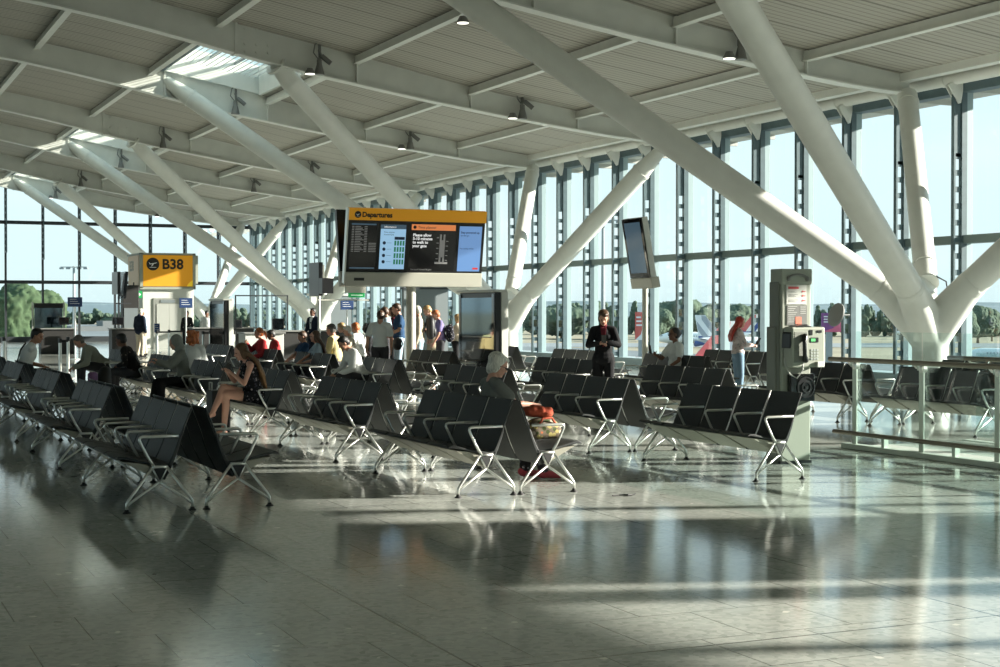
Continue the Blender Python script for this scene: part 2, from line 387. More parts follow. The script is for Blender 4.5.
# ceiling: a curved slab of ribbed panels with an opening for each skylight
SKY_X = (8.85, 11.75)
xs = [-23+i*.75 for i in range(0, 59)] + [20.9, 21.3]
xs = sorted(set([x for x in xs if x < 21] + [20.9, 21.3] + list(SKY_X)))
ysegs = []
y = Ylo
for k in range(6):
    q, p = Q_Y[k], P_Y[k]
    if q > y: ysegs.append((y, q, False))
    ysegs.append((q, p, True)); y = p
ysegs.append((y, YF+1, False))
cm = MB()
for (a, b, sk) in ysegs:
    for x0, x1 in zip(xs, xs[1:]):
        if sk and x0 >= SKY_X[0]-.01 and x1 <= SKY_X[1]+.01 and a > 20: continue
        z00, z10 = ftop(x0), ftop(x1)
        cm.add([(x0, a, z00), (x1, a, z10), (x1, b, z10), (x0, b, z00), (x0, a, z00+.25), (x1, a, z10+.25), (x1, b, z10+.25), (x0, b, z00+.25)],
               [(0, 1, 2, 3), (7, 6, 5, 4), (0, 4, 5, 1), (1, 5, 6, 2), (2, 6, 7, 3), (3, 7, 4, 0)])
tag(cm.build('ceiling', 'ceiling', smooth=False), kind='structure')
# glazed eaves outside the right wall
ev = MB().box(W+.05, 23.1, Ylo, YF+1, 6.22, 6.34)
for k in range(-5, 46): ev.box(W+.05, 23.05, 24.8+1.8*(k-8)-.04, 24.8+1.8*(k-8)+.04, 6.1, 6.22)
tag(ev.build('trim_1', 'canopy_grey'), kind='structure')

# rafters
ords = ['nearest', 'second', 'third', 'fourth', 'fifth', 'sixth', 'seventh', 'eighth', 'ninth', 'tenth']
def rafter(yc, idx):
    label = 'curved white roof beam crossing the hall, %s one from the camera' % ords[idx]
    root = empty('roof_beam', (0, yc, 0), 0, label, 'roof beam', 'curved beams under the roof')
    xr = [-20.9]+[-20+i*1. for i in range(0, 41)]+[20.6]
    web = MB()
    for a, b in zip(xr, xr[1:]):
        za, zb, ta, tb = fbot(a)+.03, fbot(b)+.03, ftop(a)+.05, ftop(b)+.05
        # deeper box section over the middle of the hall, slim plate beyond the splice
        w = .14 if abs((a+b)/2) < 8.9 else .03
        d = .0 if abs((a+b)/2) < 8.9 else 0
        web.add([(a, -w, za-d), (b, -w, zb-d), (b, w, zb-d), (a, w, za-d), (a, -w, ta), (b, -w, tb), (b, w, tb), (a, w, ta)],
                [(0, 1, 2, 3), (7, 6, 5, 4), (0, 4, 5, 1), (1, 5, 6, 2), (2, 6, 7, 3), (3, 7, 4, 0)])
    web.build('web', 'beam_paint', root)
    fl_ = MB()
    for a, b in zip(xr, xr[1:]):
        w = .17 if abs((a+b)/2) < 8.9 else .15
        za, zb = fbot(a), fbot(b)
        fl_.add([(a, -w, za), (b, -w, zb), (b, w, zb), (a, w, za), (a, -w, za+.035), (b, -w, zb+.035), (b, w, zb+.035), (a, w, za+.035)],
                [(0, 1, 2, 3), (7, 6, 5, 4), (0, 4, 5, 1), (1, 5, 6, 2), (2, 6, 7, 3), (3, 7, 4, 0)])
    fl_.build('flange', 'rib_paint', root)
    for x in (12.0, 15.0, 18.0):
        MB().box(x-.012, x+.012, -.13, .13, fbot(x)+.03, ftop(x)+.02).build('stiffener', 'rib_paint', root)
    sp = MB().box(8.98, 9.04, -.17, .17, fbot(9)-.02, ftop(9))
    for i in range(3):
        for j in range(4):
            if j in (0, 1, 3):
                x = 9.25+i*.28; z = fbot(9.3)+.14+j*.18
                sp.lathe([(.035, 0), (.028, .03)], 6, mt=Matrix.Translation((x, -.03, z)) @ Matrix.Rotation(PI/2, 4, 'X'))
    sp.build('splice_plate', 'beam_paint', root)
    return root
RY = sorted([y for y in P_Y+Q_Y if y > 2 and y < 81])
for i, yy in enumerate(RY): rafter(yy, i)
# purlins: short ribs between rafters
near = ['nearest', 'second', 'third', 'fourth', 'fifth', 'sixth', 'seventh', 'eighth', 'ninth']
PX = [2.5, 5.53, 8.6, 12.0, 15.0, 18.0]
edges = [-2]+RY+[YF+.4]
pn = ['sixth', 'fifth', 'fourth', 'third', 'second', 'first']
proto_rib = {}
for bi, (a, b) in enumerate(zip(edges, edges[1:])):
    if b-a < 1.5: continue
    for pi_, x in enumerate(PX):
        z = ftop(x)
        slope = (ftop(x+.1)-ftop(x-.1))/.2
        o = MB().box(x-.035, x+.035, a+.04, b-.04, z-.20, z-.02).box(x-.085, x+.085, a+.04, b-.04, z-.22, z-.20)
        ob = o.build('roof_purlin', 'rib_paint')
        where = 'between %s and %s beams' % (near[bi-1], near[bi]) if 0 < bi < len(RY) else ('before the nearest beam' if bi == 0 else 'beyond the farthest beam')
        tag(ob, 'straight pale roof purlin, %s from the right glass wall, %s' % (pn[pi_], where), 'purlin', 'purlins between the roof beams')
# eaves tube along the right wall
et = MB().tube([(20.95, Ylo, 6.27), (20.95, YF, 6.27)], .13, 16)
for k in range(60):
    et.tube([(20.95, -15+1.8*k, 6.27), (20.95, -15+1.8*k+.12, 6.27)], .145, 16)
tag(et.build('trim_2', 'white_steel', smooth='auto'), kind='structure')
gt = MB().box(20.35, 20.6, Ylo, YF, 6.30, 6.50)
tag(gt.build('trim_3', 'rib_paint'), kind='structure')

# skylights
for k in range(6):
    q, p = Q_Y[k], P_Y[k]
    if q < 20 or q > 75: continue
    s = ['nearest', 'middle', 'farthest'][min(2, [i for i in range(6) if Q_Y[i] > 20].index(k))]
    root = empty('window_%d' % (4+k), (0, 0, 0), 0, kind='structure')
    zc = ftop(10.3)
    fr = MB()
    x0, x1 = SKY_X
    for xx in (x0, x1): fr.box(xx-.05, xx+.05, q+.2, p-.2, ftop(xx)-.03, ftop(xx)+.8)
    for yy in (q+.2, p-.2): fr.add([(x0, yy-.04, ftop(x0)), (x1, yy-.04, ftop(x1)), (x1, yy+.04, ftop(x1)), (x0, yy+.04, ftop(x0)), (x0, yy-.04, ftop(x0)+.8), (x1, yy-.04, ftop(x1)+.8), (x1, yy+.04, ftop(x1)+.8), (x0, yy+.04, ftop(x0)+.8)],
               [(0, 1, 2, 3), (7, 6, 5, 4), (0, 4, 5, 1), (1, 5, 6, 2), (2, 6, 7, 3), (3, 7, 4, 0)])
    fr.build('kerb', 'white_steel', root)
    dk = MB()
    for xx in (9.6, 10.3, 11.0): dk.box(xx-.03, xx+.03, q+.2, p-.2, ftop(xx)+.66, ftop(xx)+.74)
    dk.box(x0, x1, (p+q)/2-.06, (p+q)/2+.06, zc+.5, zc+.62)
    dk.box(x0+.02, x0+.1, q+.2, p-.2, ftop(x0)-.05, ftop(x0)+.05)
    dk.build('glazing_bar', 'mullion_teal', root)
    sl = MB()
    for i in range(18):
        xx = x0+.06+i*(x1-x0-.1)/18
        sl.box(xx, xx+.035, q+.22, p-.22, ftop(xx)+.42, ftop(xx)+.43)
    sl.build('sunshade_slats', 'sign_white', root)
    MB().add([(x0, q+.2, ftop(x0)+.78), (x1, q+.2, ftop(x1)+.78), (x1, p-.2, ftop(x1)+.78), (x0, p-.2, ftop(x0)+.78)], [(0, 1, 2, 3)]).build('pane', 'skylight_glass', root)

# ------------------------------------------------------------------ tree columns
T_OFF = {'A': (-8.8, 3.96, 6.72), 'B': (-7.84, -3.90, 6.09), 'C': (2.68, 3.95, 4.65), 'D': (2.83, -3.8, 4.55)}
colname = ['behind the telephone pillar', 'beside the white column foot left of the window benches', 'behind the seated crowd in the middle', 'at the far corner of the hall']
cl = ['nearest', 'second', 'third', 'farthest']
for k in range(0, 4):
    N0 = V((NX, NY+18*k, NZ))
    root = empty('tree_column', (NX, NY+18*k, 0), 0, 'white steel column branching into four slanted tubes, %s along the glass wall' % cl[k], 'column', 'branching columns along the glass wall')
    n = V((0, 0, NZ))
    base = MB()
    base.cap((0, 0, -.02), (0, 0, .12), .38, .36, 20).cap((0, 0, .1), n+V((0, 0, -.35)), .32, .31, 20)
    rings = {}
    for s, off in T_OFF.items():
        d = V(off).normalized()
        L0 = {'A': .95, 'B': .95, 'C': .45, 'D': .85}[s]
        rr = .26 if s != 'C' else .18
        start = n+V((0, 0, -.35))
        base.cap(start, n+d*L0, .275 if s != 'C' else .2, rr+.005, 20)
        base.add(*(lambda m_: (m_.v, m_.f))(MB().tube([n+d*.2, n+d*(L0+.2)], rr+.004, 20)))
        rings[s] = L0+.05
    base.build('cast_base', 'white_steel', root, remesh=.035, sm=6)
    for s, off in T_OFF.items():
        o = V(off); d = o.normalized(); rr = .25 if s != 'C' else .205
        if s == 'C':
            a = n+d*1.05
            MB().tube([a, n+o], rr, 24).build('strut', 'white_steel', root, smooth='auto')
            pl = MB()
            u = d.cross(V((0, 1, 0))).normalized()
            for t in (-1, 1):
                w = V((0, 1, 0))*.06*t
                b0 = n+d*.35+w; b1 = n+d*1.1+w
                pl.add([b0-u*.12, b0+u*.12, b1+u*.2, b1-u*.2]+[x+V((0, .025*t, 0)) for x in (b0-u*.12, b0+u*.12, b1+u*.2, b1-u*.2)],
                       [(0, 1, 2, 3), (7, 6, 5, 4), (0, 4, 5, 1), (1, 5, 6, 2), (2, 6, 7, 3), (3, 7, 4, 0)])
            pl.tube([n+d*1.02, n+d*1.06], rr+.02, 24)
            pl.build('pin_bracket', 'white_steel', root)
            MB().tube([n+d*.6+V((.0, -.2, 0)), n+d*.75+V((.28, -.22, 0)), n+d*1.0+V((.26, -.22, .05)), n+d*1.1+V((.05, -.2, .08))], .013, 6).build('cable', 'black_plastic', root)
        else:
            a = n+d*(rings[s]); e = n+o
            tp = .85 if s != 'B' else .6
            MB().tube([a, e-d*tp, ], rr, 24).build('strut', 'white_steel', root, smooth='auto')
            # tapered head fitting
            MB().tube([e-d*tp, e-d*.02, e+d*.02], [rr, rr*.62, rr*.5], 24).build('strut_head', 'white_steel', root, smooth='auto')
        col = MB().tube([n+d*(rings[s]+(-.02 if s != 'C' else 1.0)), n+d*(rings[s]+(.03 if s != 'C' else 1.05))], rr+.014, 24)
        q = n+o-d*(.85 if s in 'AD' else .25 if s == 'C' else .04)
        col.tube([q-d*.03, q+d*.03], rr+.018, 24)
        col.build('collar', 'white_steel', root, smooth='auto')

# ------------------------------------------------------------------ right glass wall (window_1)
w1 = empty('window_1', (W, 0, 0), 0, kind='structure')
mm = MB()
mm.box(-.46, -.42, -.045, .045, .25, 5.95)            # inner chord
i = 0; z = .3
while z < 4.7:
    mm.box(-.42, -.26, -.018, .018, z, z+.115); z += .335
mm.box(-.42, -.26, -.018, .018, 4.7, 5.9)
mm.box(-.26, -.13, -.05, .05, .25, 6.15)
me = mm.build('mullion', 'mullion_teal', w1)
ml = MB().box(-.13, .03, -.035, .035, .25, 6.2).build('glazing_bar', 'mullion_light', w1)
brk = MB().prism([(-.5, 6.2), (-.3, 6.25), (-.22, 6.2), (-.30, 5.78), (-.36, 5.76), (-.62, 6.12)], -.06, -.035).prism([(-.5, 6.2), (-.3, 6.25), (-.22, 6.2), (-.30, 5.78), (-.36, 5.76), (-.62, 6.12)], .035, .06)
brk.lathe([(.04, -.07), (.04, .07)], 10, mt=Matrix.Translation((-.33, 0, 5.86)) @ Matrix.Rotation(PI/2, 4, 'X')).box(-.5, -.32, -.07, .07, 6.16, 6.24)
bo = brk.build('bracket', 'white_steel', w1)
first = True
Y0M = 24.38
ks = [k for k in range(-12, 31) if Y0M+1.8*k > 8]
for k in ks:
    yy = Y0M+1.8*k
    if first: os_ = (me, ml, bo); first = False
    else:
        os_ = []
        for o in (me, ml, bo):
            c = o.copy(); C.objects.link(c); os_.append(c)
    for o in os_: o.location = (0, yy, 0)
for zt, h in ((3.04, .085),):
    MB().box(-.22, .02, 8, YF, zt-h, zt+h).build('transom', 'transom_grey', w1)
MB().box(-.25, .04, 8, YF, 6.0, 6.22).build('head_rail', 'mullion_teal', w1)
MB().box(-.30, .04, 8, YF, .0, .26).build('sill', 'mullion_light', w1)
MB().add([(0, 8, .25), (0, YF, .25), (0, YF, 6.1), (0, 8, 6.1)], [(0, 1, 2, 3)]).build('pane', 'window_glass', w1)
# the same wall behind the camera, and the opposite wall
w3 = empty('window_3', (-W, 0, 0), 0, kind='structure')
m3 = MB()
for k in range(-22, 31): m3.box(-.1, .2, Y0M+1.8*k-.05, Y0M+1.8*k+.05, 0, 6.2)
m3.box(-.1, .1, -24, YF, 2.95, 3.12).box(-.1, .1, -24, YF, 0, .26).box(-.1, .1, -24, YF, 6.0, 6.5)
m3.build('mullion', 'mullion_teal', w3)
MB().add([(0, -24, .25), (0, YF, .25), (0, YF, 6.1), (0, -24, 6.1)], [(0, 1, 2, 3)]).build('pane', 'window_glass', w3)
w4 = empty('window_4', (W, 0, 0), 0, kind='structure')
m4 = MB()
for k in [q for q in range(-22, -9) if q != -12]: m4.box(-.2, .1, Y0M-.65+1.8*k-.05, Y0M-.65+1.8*k+.05, 0, 6.2)  # unseen mullions shifted, one left out, to place the sun stripes on the floor
m4.box(-.1, .1, -24, 8, 2.95, 3.12).box(-.1, .1, -24, 8, 0, .26).box(-.1, .1, -24, 8, 6.0, 6.5)
m4.build('mullion', 'mullion_teal', w4)
tag(MB().box(-24, 24, -25.2, -25, 0, 9.6).build('wall_back', 'wall_white'), kind='structure')

# far glass wall (window_2)
w2 = empty('window_2', (0, YF, 0), 0, kind='structure')
x0f = 8.70
k = 0
protof = MB().box(-.045, .045, -.1, .1, 0, 9.3).build('mullion', 'dark_frame', w2)
lad = MB()
for k2 in range(10): lad.box(-.02, .02, -.45, -.1, 5.4+k2*.33, 5.5+k2*.33)
lad.box(-.03, .03, -.5, -.45, 5.2, 9.0).box(-.03, .03, -.5, -.1, 5.1, 5.2)
lado = lad.build('hanger', 'mullion_teal', w2)
for kk in range(-16, 8):
    xx = x0f+1.8*kk
    if xx > W-.2: break
    if kk == -16: a, b = protof, lado
    else:
        a = protof.copy(); C.objects.link(a); b = lado.copy(); C.objects.link(b)
    a.location = (xx, 0, 0); b.location = (xx, 0, min(0, ftop(xx)-9.0))
for zt in (3.04, 6.04): MB().box(-W, W, -.12, .08, zt-.085, zt+.085).build('transom', 'dark_frame', w2)
MB().box(-W, W, -.12, .08, 0, .28).build('sill', 'dark_frame', w2)
MB().add([(-W, 0, .2), (W, 0, .2), (W, 0, 9.2), (-W, 0, 9.2)], [(0, 1, 2, 3)]).build('pane', 'window_glass', w2)
# corner post
MB().box(W-.12, W+.12, -.12, .12, 0, 6.3).build('corner_post', 'mullion_teal', w2)

# ------------------------------------------------------------------ benches
SP = .53
def seat_profiles():
    back_f = [(-.02, .262), (-.055, .34), (-.10, .43), (-.13, .50), (-.167, .60), (-.212, .715), (-.256, .822)]
    back_r = [(-.270, .816), (-.228, .715), (-.185, .60), (-.158, .50), (-.125, .41), (-.085, .32), (-.045, .248)]
    return back_f, back_r
def make_bench():
    root = empty('bench_seating', (0, 0, 0))
    bf, br = seat_profiles()
    seatp = [(-.10, .385), (-.04, .378), (.06, .392), (.17, .418), (.26, .442), (.315, .448), (.345, .435), (.343, .420), (.30, .425), (.17, .398), (.06, .372), (-.04, .358), (-.10, .36)]
    for i in range(4):
        a, b = i*SP+.016, (i+1)*SP-.016
        MB().prism(bf+br, a, b).build('backrest', 'black_fabric', root, smooth='auto', bevel=.006)
        MB().prism(seatp, a, b).build('seat', 'black_fabric', root, smooth='auto', bevel=.006)
        pn_ = MB().prism([(.29, .405), (.17, .392), (.03, .36), (-.045, .35), (-.035, .30), (-.01, .255), (.0, .25)], a+.015, b-.015)
        pn_.build('seat_pan', 'pan_metal', root, bevel=.004)
    # side rails between the shells
    rail = [(-.262, .82), (-.220, .71), (-.176, .595), (-.143, .49), (-.11, .40), (-.065, .31)]
    for i in range(5):
        yy = min(max(i*SP, .028), 4*SP-.028)
        MB().tube([(x, yy, z) for x, z in rail], .008, 6).build('back_frame', 'alu', root, smooth=True)
    MB().prism([(-.05, .345), (.05, .345), (0, .25)], -.02, 4*SP+.02).build('beam', 'black_matt', root)
    for yy in (0, 4*SP):
        lg = MB()
        for s in (-1, 1):
            lg.tube([(.26*s, yy, .012), (.26*s, yy, .075), (.246*s, yy, .10), (.057*s, yy, .355)], .0125, 8)
            lg.tube([(.255*s, yy, .06), (.225*s, yy, .085), (0, yy, .24)], .0105, 8)
            lg.tube([(.057*s, yy, .355), (0, yy, .24)], .012, 8)
        lg.tube([(-.062, yy, .357), (.062, yy, .357)], .013, 8)
        l = lg.build('leg_frame', 'alu', root, smooth=True)
        for s in (-1, 1): MB().lathe([(.034, 0), (.032, .006), (.018, .016), (.014, .03)], 12, c=(.26*s, yy, 0)).build('foot_pad', 'rubber', l, smooth='auto')
    for i in range(5):
        yy = i*SP
        a = MB().tube([(.045, yy, .36), (.095, yy, .44), (.15, yy, .55), (.16, yy, .575), (.155, yy, .592), (.135, yy, .600), (0, yy, .600), (-.15, yy, .600)], .0125, 8)
        a.build('armrest', 'alu', root, smooth=True)
    return root
proto = make_bench(); proto_t = reg(proto)
strips = [  # centre X, name, [(Y0, sides)]
    (2.82, 'leftmost row', [(12.17, 'LR'), (15.8, 'LR'), (19.4, 'LR'), (23.0, 'LR'), (26.6, 'LR')]),
    (5.55, 'second row from left', [(12.03, 'LR'), (15.4, 'LR'), (18.85, 'LR'), (22.2, 'LR'), (25.6, 'LR'), (29.6, 'LR')]),
    (8.43, 'third row from left', [(12.04, 'L'), (15.15, 'LR'), (18.5, 'LR'), (22.7, 'LR'), (26.1, 'LR'), (29.6, 'LR'), (33.4, 'LR')]),
    (11.05, 'fourth row from left', [(17.25, 'LR'), (21.2, 'LR'), (26.8, 'LR')]),
    (13.88, 'fifth row from left', [(15.1, 'LR'), (17.95, 'LR'), (22.3, 'LR'), (26.1, 'LR'), (30.1, 'LR')]),
    (16.4, 'window-side row', [(17.2, 'LR'), (24.3, 'LR')]),
]
bench_pos = {}
firstb = True
for si, (xc, sn, lst) in enumerate(strips):
    for bi, (y0, sides) in enumerate(lst):
        for sd in sides:
            o = proto if firstb else copy_tree(proto_t); firstb = False
            off = .293 if si else (.335 if sd == 'L' else .30)
            if (si, bi) == (3, 1): off += .12*(1 if sd == 'R' else -1)
            if sd == 'R': o.location = (xc+off, y0, 0); o.rotation_euler = (0, 0, 0)
            else: o.location = (xc-off+(.14 if (si, bi) == (2, 0) else 0), y0+4*SP, 0); o.rotation_euler = (0, 0, PI)
            tag(o, 'black four-seat bench facing %s, %s from front in the %s' % ('right' if sd == 'R' else 'left', ords[bi] if bi else 'first', sn),
                'bench', 'black four-seat waiting benches')
            bench_pos[(si, bi, sd)] = (xc+(off if sd == 'R' else -off), y0)

# ------------------------------------------------------------------ ceiling lamps
def make_spot():
    r = empty('spotlight', (0, 0, 0))
    a = MB().box(-.03, .03, -.05, .0, -.05, .62).tube([(0, -.05, .5), (-.14, -.1, .38), (-.18, -.12, .18), (-.06, -.14, .02)], .016, 6)
    a.build('bracket', 'lamp_grey', r)
    MB().tube([(.02, -.12, .12), (.22, -.2, -.06)], .06, 10).tube([(-.05, -.12, .26), (.02, -.12, .1)], .03, 8).build('gear_box', 'lamp_grey', r, smooth='auto')
    MB().lathe([(.06, 0), (.065, -.12), (.075, -.15), (.12, -.33), (.125, -.36), (.11, -.36)], 16, c=(-.05, -.16, .02)).build('lamp_head', 'lamp_grey', r, smooth='auto')
    return r
def make_down():
    r = empty('downlight', (0, 0, 0))
    MB().lathe([(.07, .12), (.075, .1), (.13, 0), (.125, -.01)], 18).build('housing', 'lamp_grey', r, smooth='auto')
    MB().lathe([(.115, -.012), (.115, -.02)], 18).build('lens', 'lamp_glow', r)
    return r
sp0 = make_spot(); sp0t = reg(sp0); dl0 = make_down(); dl0t = reg(dl0)
f1 = f2 = True
for bi, yy in enumerate(RY):
    for xx, nm in ((11.05, 'inner'), (16.4, 'outer')):
        o = sp0 if f1 else copy_tree(sp0t); f1 = False
        o.location = (xx, yy-.1, fbot(xx)+.34)
        tag(o, 'grey spotlight on a bracket, %s one on the %s roof beam' % (nm, ords[bi]), 'spotlight', 'spotlights on the roof beams')
    for xx, nm in ((16.2, 'outer'), (10.9, 'inner')):
        if bi % 2 == 1 or (xx < 12) != (bi == 1) or True:
            if (bi, nm) in ((0, 'inner'), (2, 'inner'), (4, 'inner'), (5, 'inner'), (6, 'inner'), (6, 'outer'), (7, 'outer'), (7, 'inner')): continue
            o = dl0 if f2 else copy_tree(dl0t); f2 = False
            o.location = (xx-.15, yy-.32, fbot(xx)-.02)
            tag(o, 'small lit round downlight, %s one on the %s roof beam' % (nm, ords[bi]), 'downlight', 'small round downlights')
for (xx, yy, w_) in ((10.6, 23.6, 'on the nearest purlin high above the departures board'),):
    o = copy_tree(dl0t); o.location = (11.9, 28.4, ftop(11.9)-.42); tag(o, 'small lit round downlight %s' % w_, 'downlight', 'small round downlights')

# ------------------------------------------------------------------ departures board
def icon_plane(mb, mt, r):
    body = [(-.62, -.02), (-.5, .04), (.35, .18), (.6, .26), (.68, .22), (.5, .1), (.0, -.02), (-.5, -.1)]
    mb.prism([(x*r, y*r) for x, y in body], 0, .003, 'z', mt)
    mb.prism([(x*r, y*r) for x, y in [(-.05, .06), (.3, .14), (-.15, -.42), (-.28, -.42)]], 0, .003, 'z', mt)
    mb.prism([(x*r, y*r) for x, y in [(-.55, 0), (-.7, .2), (-.6, .22), (-.38, .02)]], 0, .003, 'z', mt)
    mb.box(-.55*r, .55*r, -.62*r, -.54*r, 0, .003, mt)
    return mb
px, py = gp(411, 31.9)
db = empty('departures_board', (px, py, 0), 0, 'large hanging Departures display with yellow header and four screens on a round post', 'display board')
MB().tube([(0, 0, 0), (0, 0, 2.2)], .10, 24).build('post', 'board_casing', db, smooth='auto')
MB().lathe([(.2, 0), (.2, .02), (.11, .03)], 24).build('base_plate', 'alu_matt', db, smooth='auto')
TILT = math.radians(10.5)
def board_mt(face, tilt, y0, z0, uw):    # maps (u, v, out) to local coordinates; face -1 looks towards -Y
    R = Matrix.Rotation(-PI/2 if False else 0, 4, 'X')
    up = V((0, face*math.sin(tilt), math.cos(tilt))); out = V((0, face*math.cos(tilt), -math.sin(tilt)))
    uu = V((1, 0, 0)) if face < 0 else V((-1, 0, 0))
    m = Matrix(((uu.x, up.x, out.x, -uu.x*uw/2), (uu.y, up.y, out.y, y0), (uu.z, up.z, out.z, z0), (0, 0, 0, 1)))
    return m
UW = 3.02
for face, nm in ((-1, 'front'), (1, 'rear')):
    mt = board_mt(face, TILT, face*.07, 2.12, UW)
    cas = MB().prism([(0, 0), (0, .28), (-.18, .28), (-.18, .04)], 0, UW, 'x', None) if False else MB()
    cas.box(0, UW, 0, .29, -.02, .14, mt)
    c = cas.build('lower_casing' if face < 0 else 'rear_casing', 'board_casing', db, bevel=.01)
    if face > 0:
        MB().box(0, UW, .29, 1.6, 0, .12, mt).build('rear_screen_housing', 'black_plastic', db)
        continue
    MB().box(.18, .40, .12, .18, .14, .143, mt).build('vent', 'black_matt', c)
    MB().box(.0, UW, .29, 1.36, 0, .10, mt).build('screen_housing', 'black_plastic', db)
    MB().box(-.03, 0, .05, 1.6, .0, .13, mt).build('side_frame', 'alu', db)
    h = MB().box(0, UW+.01, 1.36, 1.60, 0, .13, mt).build('header', 'sign_yellow', db)
    tm = mt @ Matrix.Translation((.28, 1.43, .131))
    add_text(MB(), 'Departures', .140, tm, bold=.006).build('lettering', 'sign_black', h)
    MB().prism([(.07*math.cos(t*PI/12), .07*math.sin(t*PI/12)) for t in range(24)], 0, .003, 'z', mt @ Matrix.Translation((.19, 1.475, .131))).build('badge', 'sign_black', h)
    icon_plane(MB(), mt @ Matrix.Translation((.19, 1.475, .134)), .062).build('aircraft_symbol', 'sign_white', h)
    z = .101
    s1 = MB().box(.06, .63, .34, 1.30, .10, z, mt).build('flight_list_screen', 'screen_black', db)
    b1 = MB().box(.08, .61, 1.26, 1.29, z, z+.002, mt).box(.08, .61, .36, .39, z, z+.002, mt).build('band', 'screen_navy', s1)
    rows = MB()
    for r in range(16):
        v = 1.22-r*.034
        rows.box(.09, .14, v, v+.014, z, z+.002, mt)
        rows.box(.16, .16+.12+.07*((r*7) % 3)/2, v, v+.014, z, z+.002, mt)
        rows.box(.36, .42, v, v+.014, z, z+.002, mt)
        if r > 9: rows.box(.46, .62, v, v+.014, z, z+.002, mt)
    rows.build('flight_rows', 'screen_dim', s1)
    s2 = MB().box(.71, 1.26, .36, 1.28, .10, z, mt).build('information_screen', 'screen_pale', db)
    i2 = MB().box(.71, 1.26, 1.19, 1.28, z, z+.002, mt).build('title_band', 'screen_navy', s2)
    add_text(MB(), 'Information', .055, mt @ Matrix.Translation((.78, 1.215, z+.002))).build('lettering', 'screen_text', i2)
    tx = MB(); add_text(tx, 'Your airport', .045, mt @ Matrix.Translation((.78, 1.11, z))); add_text(tx, 'connections', .045, mt @ Matrix.Translation((.78, 1.06, z)))
    tx.box(1.02, 1.24, .97, 1.03, z, z+.002, mt)
    for r in range(4):
        tx.lathe([(.035, 0), (.035, .002)], 12, mt=mt @ Matrix.Translation((.80, .90-r*.13, z)))
        tx.box(.86, .96, .90-r*.13, .905-r*.13, z, z+.002, mt)
    tx.build('printing', 'screen_ink', s2)
    gb = MB()
    for r in range(4):
        for q in range(4): gb.box(1.02+q*.06, 1.06+q*.06, .85-r*.13, .95-r*.13, z, z+.002, mt)
    gb.build('time_bars', 'screen_green', s2)
    s3 = MB().box(1.36, 2.38, .33, 1.32, .10, z, mt).build('gate_screen', 'screen_black', db)
    o3 = MB().box(1.38, 2.36, 1.18, 1.30, z, z+.002, mt).build('title_band', 'screen_orange', s3)
    add_text(MB(), 'Time planner', .075, mt @ Matrix.Translation((1.52, 1.215, z+.002))).lathe([(.035, 0), (.035, .003)], 14, mt=mt @ Matrix.Translation((1.45, 1.24, z+.002))).build('lettering', 'sign_black', o3)
    t3 = MB()
    for r, t in enumerate(('Please allow', '5-10 minutes', 'to walk to', 'your gate')): add_text(t3, t, .082, mt @ Matrix.Translation((1.42, 1.05-r*.075, z)), bold=.002)
    t3.build('lettering', 'screen_text', s3)
    add_text(MB(), 'You are at Terminal 5B gates', .04, mt @ Matrix.Translation((1.40, .345, z+.003))).build('caption', 'screen_dim', s3)
    mp_ = MB().box(2.02, 2.06, .5, 1.1, z, z+.002, mt).box(2.10, 2.14, .5, 1.1, z, z+.002, mt).box(1.93, 2.22, .48, .52, z, z+.002, mt).box(2.06, 2.10, .62, .98, z, z+.001, mt)
    for q in range(5):
        mp_.box(1.95, 2.0, .58+q*.11, .595+q*.11, z, z+.002, mt).box(2.16, 2.21, .55+q*.1, .565+q*.1, z, z+.002, mt)
    mp_.build('pier_map', 'screen_dim', s3)
    s4 = MB().box(2.45, 2.96, .33, 1.28, .10, z, mt).build('blue_screen', 'screen_blue', db)
    t4 = MB(); add_text(t4, 'Stay powered up', .062, mt @ Matrix.Translation((2.48, 1.13, z)), bold=.001); add_text(t4, 'on the go', .05, mt @ Matrix.Translation((2.48, 1.07, z)))
    add_text(t4, 'Free charging available', .035, mt @ Matrix.Translation((2.48, .8, z))); t4.build('lettering', 'screen_ink', s4)
    MB().box(2.80, 2.92, .37, .41, z, z+.002, mt).build('red_mark', 'screen_red', s4)

# side-on advertising screen on a post
px, py = gp(645, 28.9)
ss = empty('advertising_screen', (px, py, 0), 0, 'tilted portrait screen on a slim post, seen nearly edge-on before the windows', 'screen')
MB().tube([(0, 0, 0), (0, 0, 2.1)], .055, 18).build('post', 'board_casing', ss, smooth='auto')
mt = Matrix.Translation((-.03, 0, 2.02)) @ Matrix.Rotation(math.radians(-10), 4, 'Y')
MB().box(-.04, .14, -.40, .40, 0, .20, mt).build('lower_casing', 'board_casing', ss, bevel=.01)
MB().box(-.02, .10, -.38, .38, .2, 1.34, mt).build('screen_housing', 'alu_matt', ss, bevel=.008)
s_ = MB().box(-.045, -.018, -.37, .37, .21, 1.33, mt).build('screen_panel', 'black_gloss', ss)
MB().box(-.048, -.045, -.30, .30, .30, 1.26, mt).build('poster_image', 'screen_navy', s_)
MB().box(.12, .26, -.1, .12, .16, .3, mt).build('camera_box', 'black_plastic', ss)

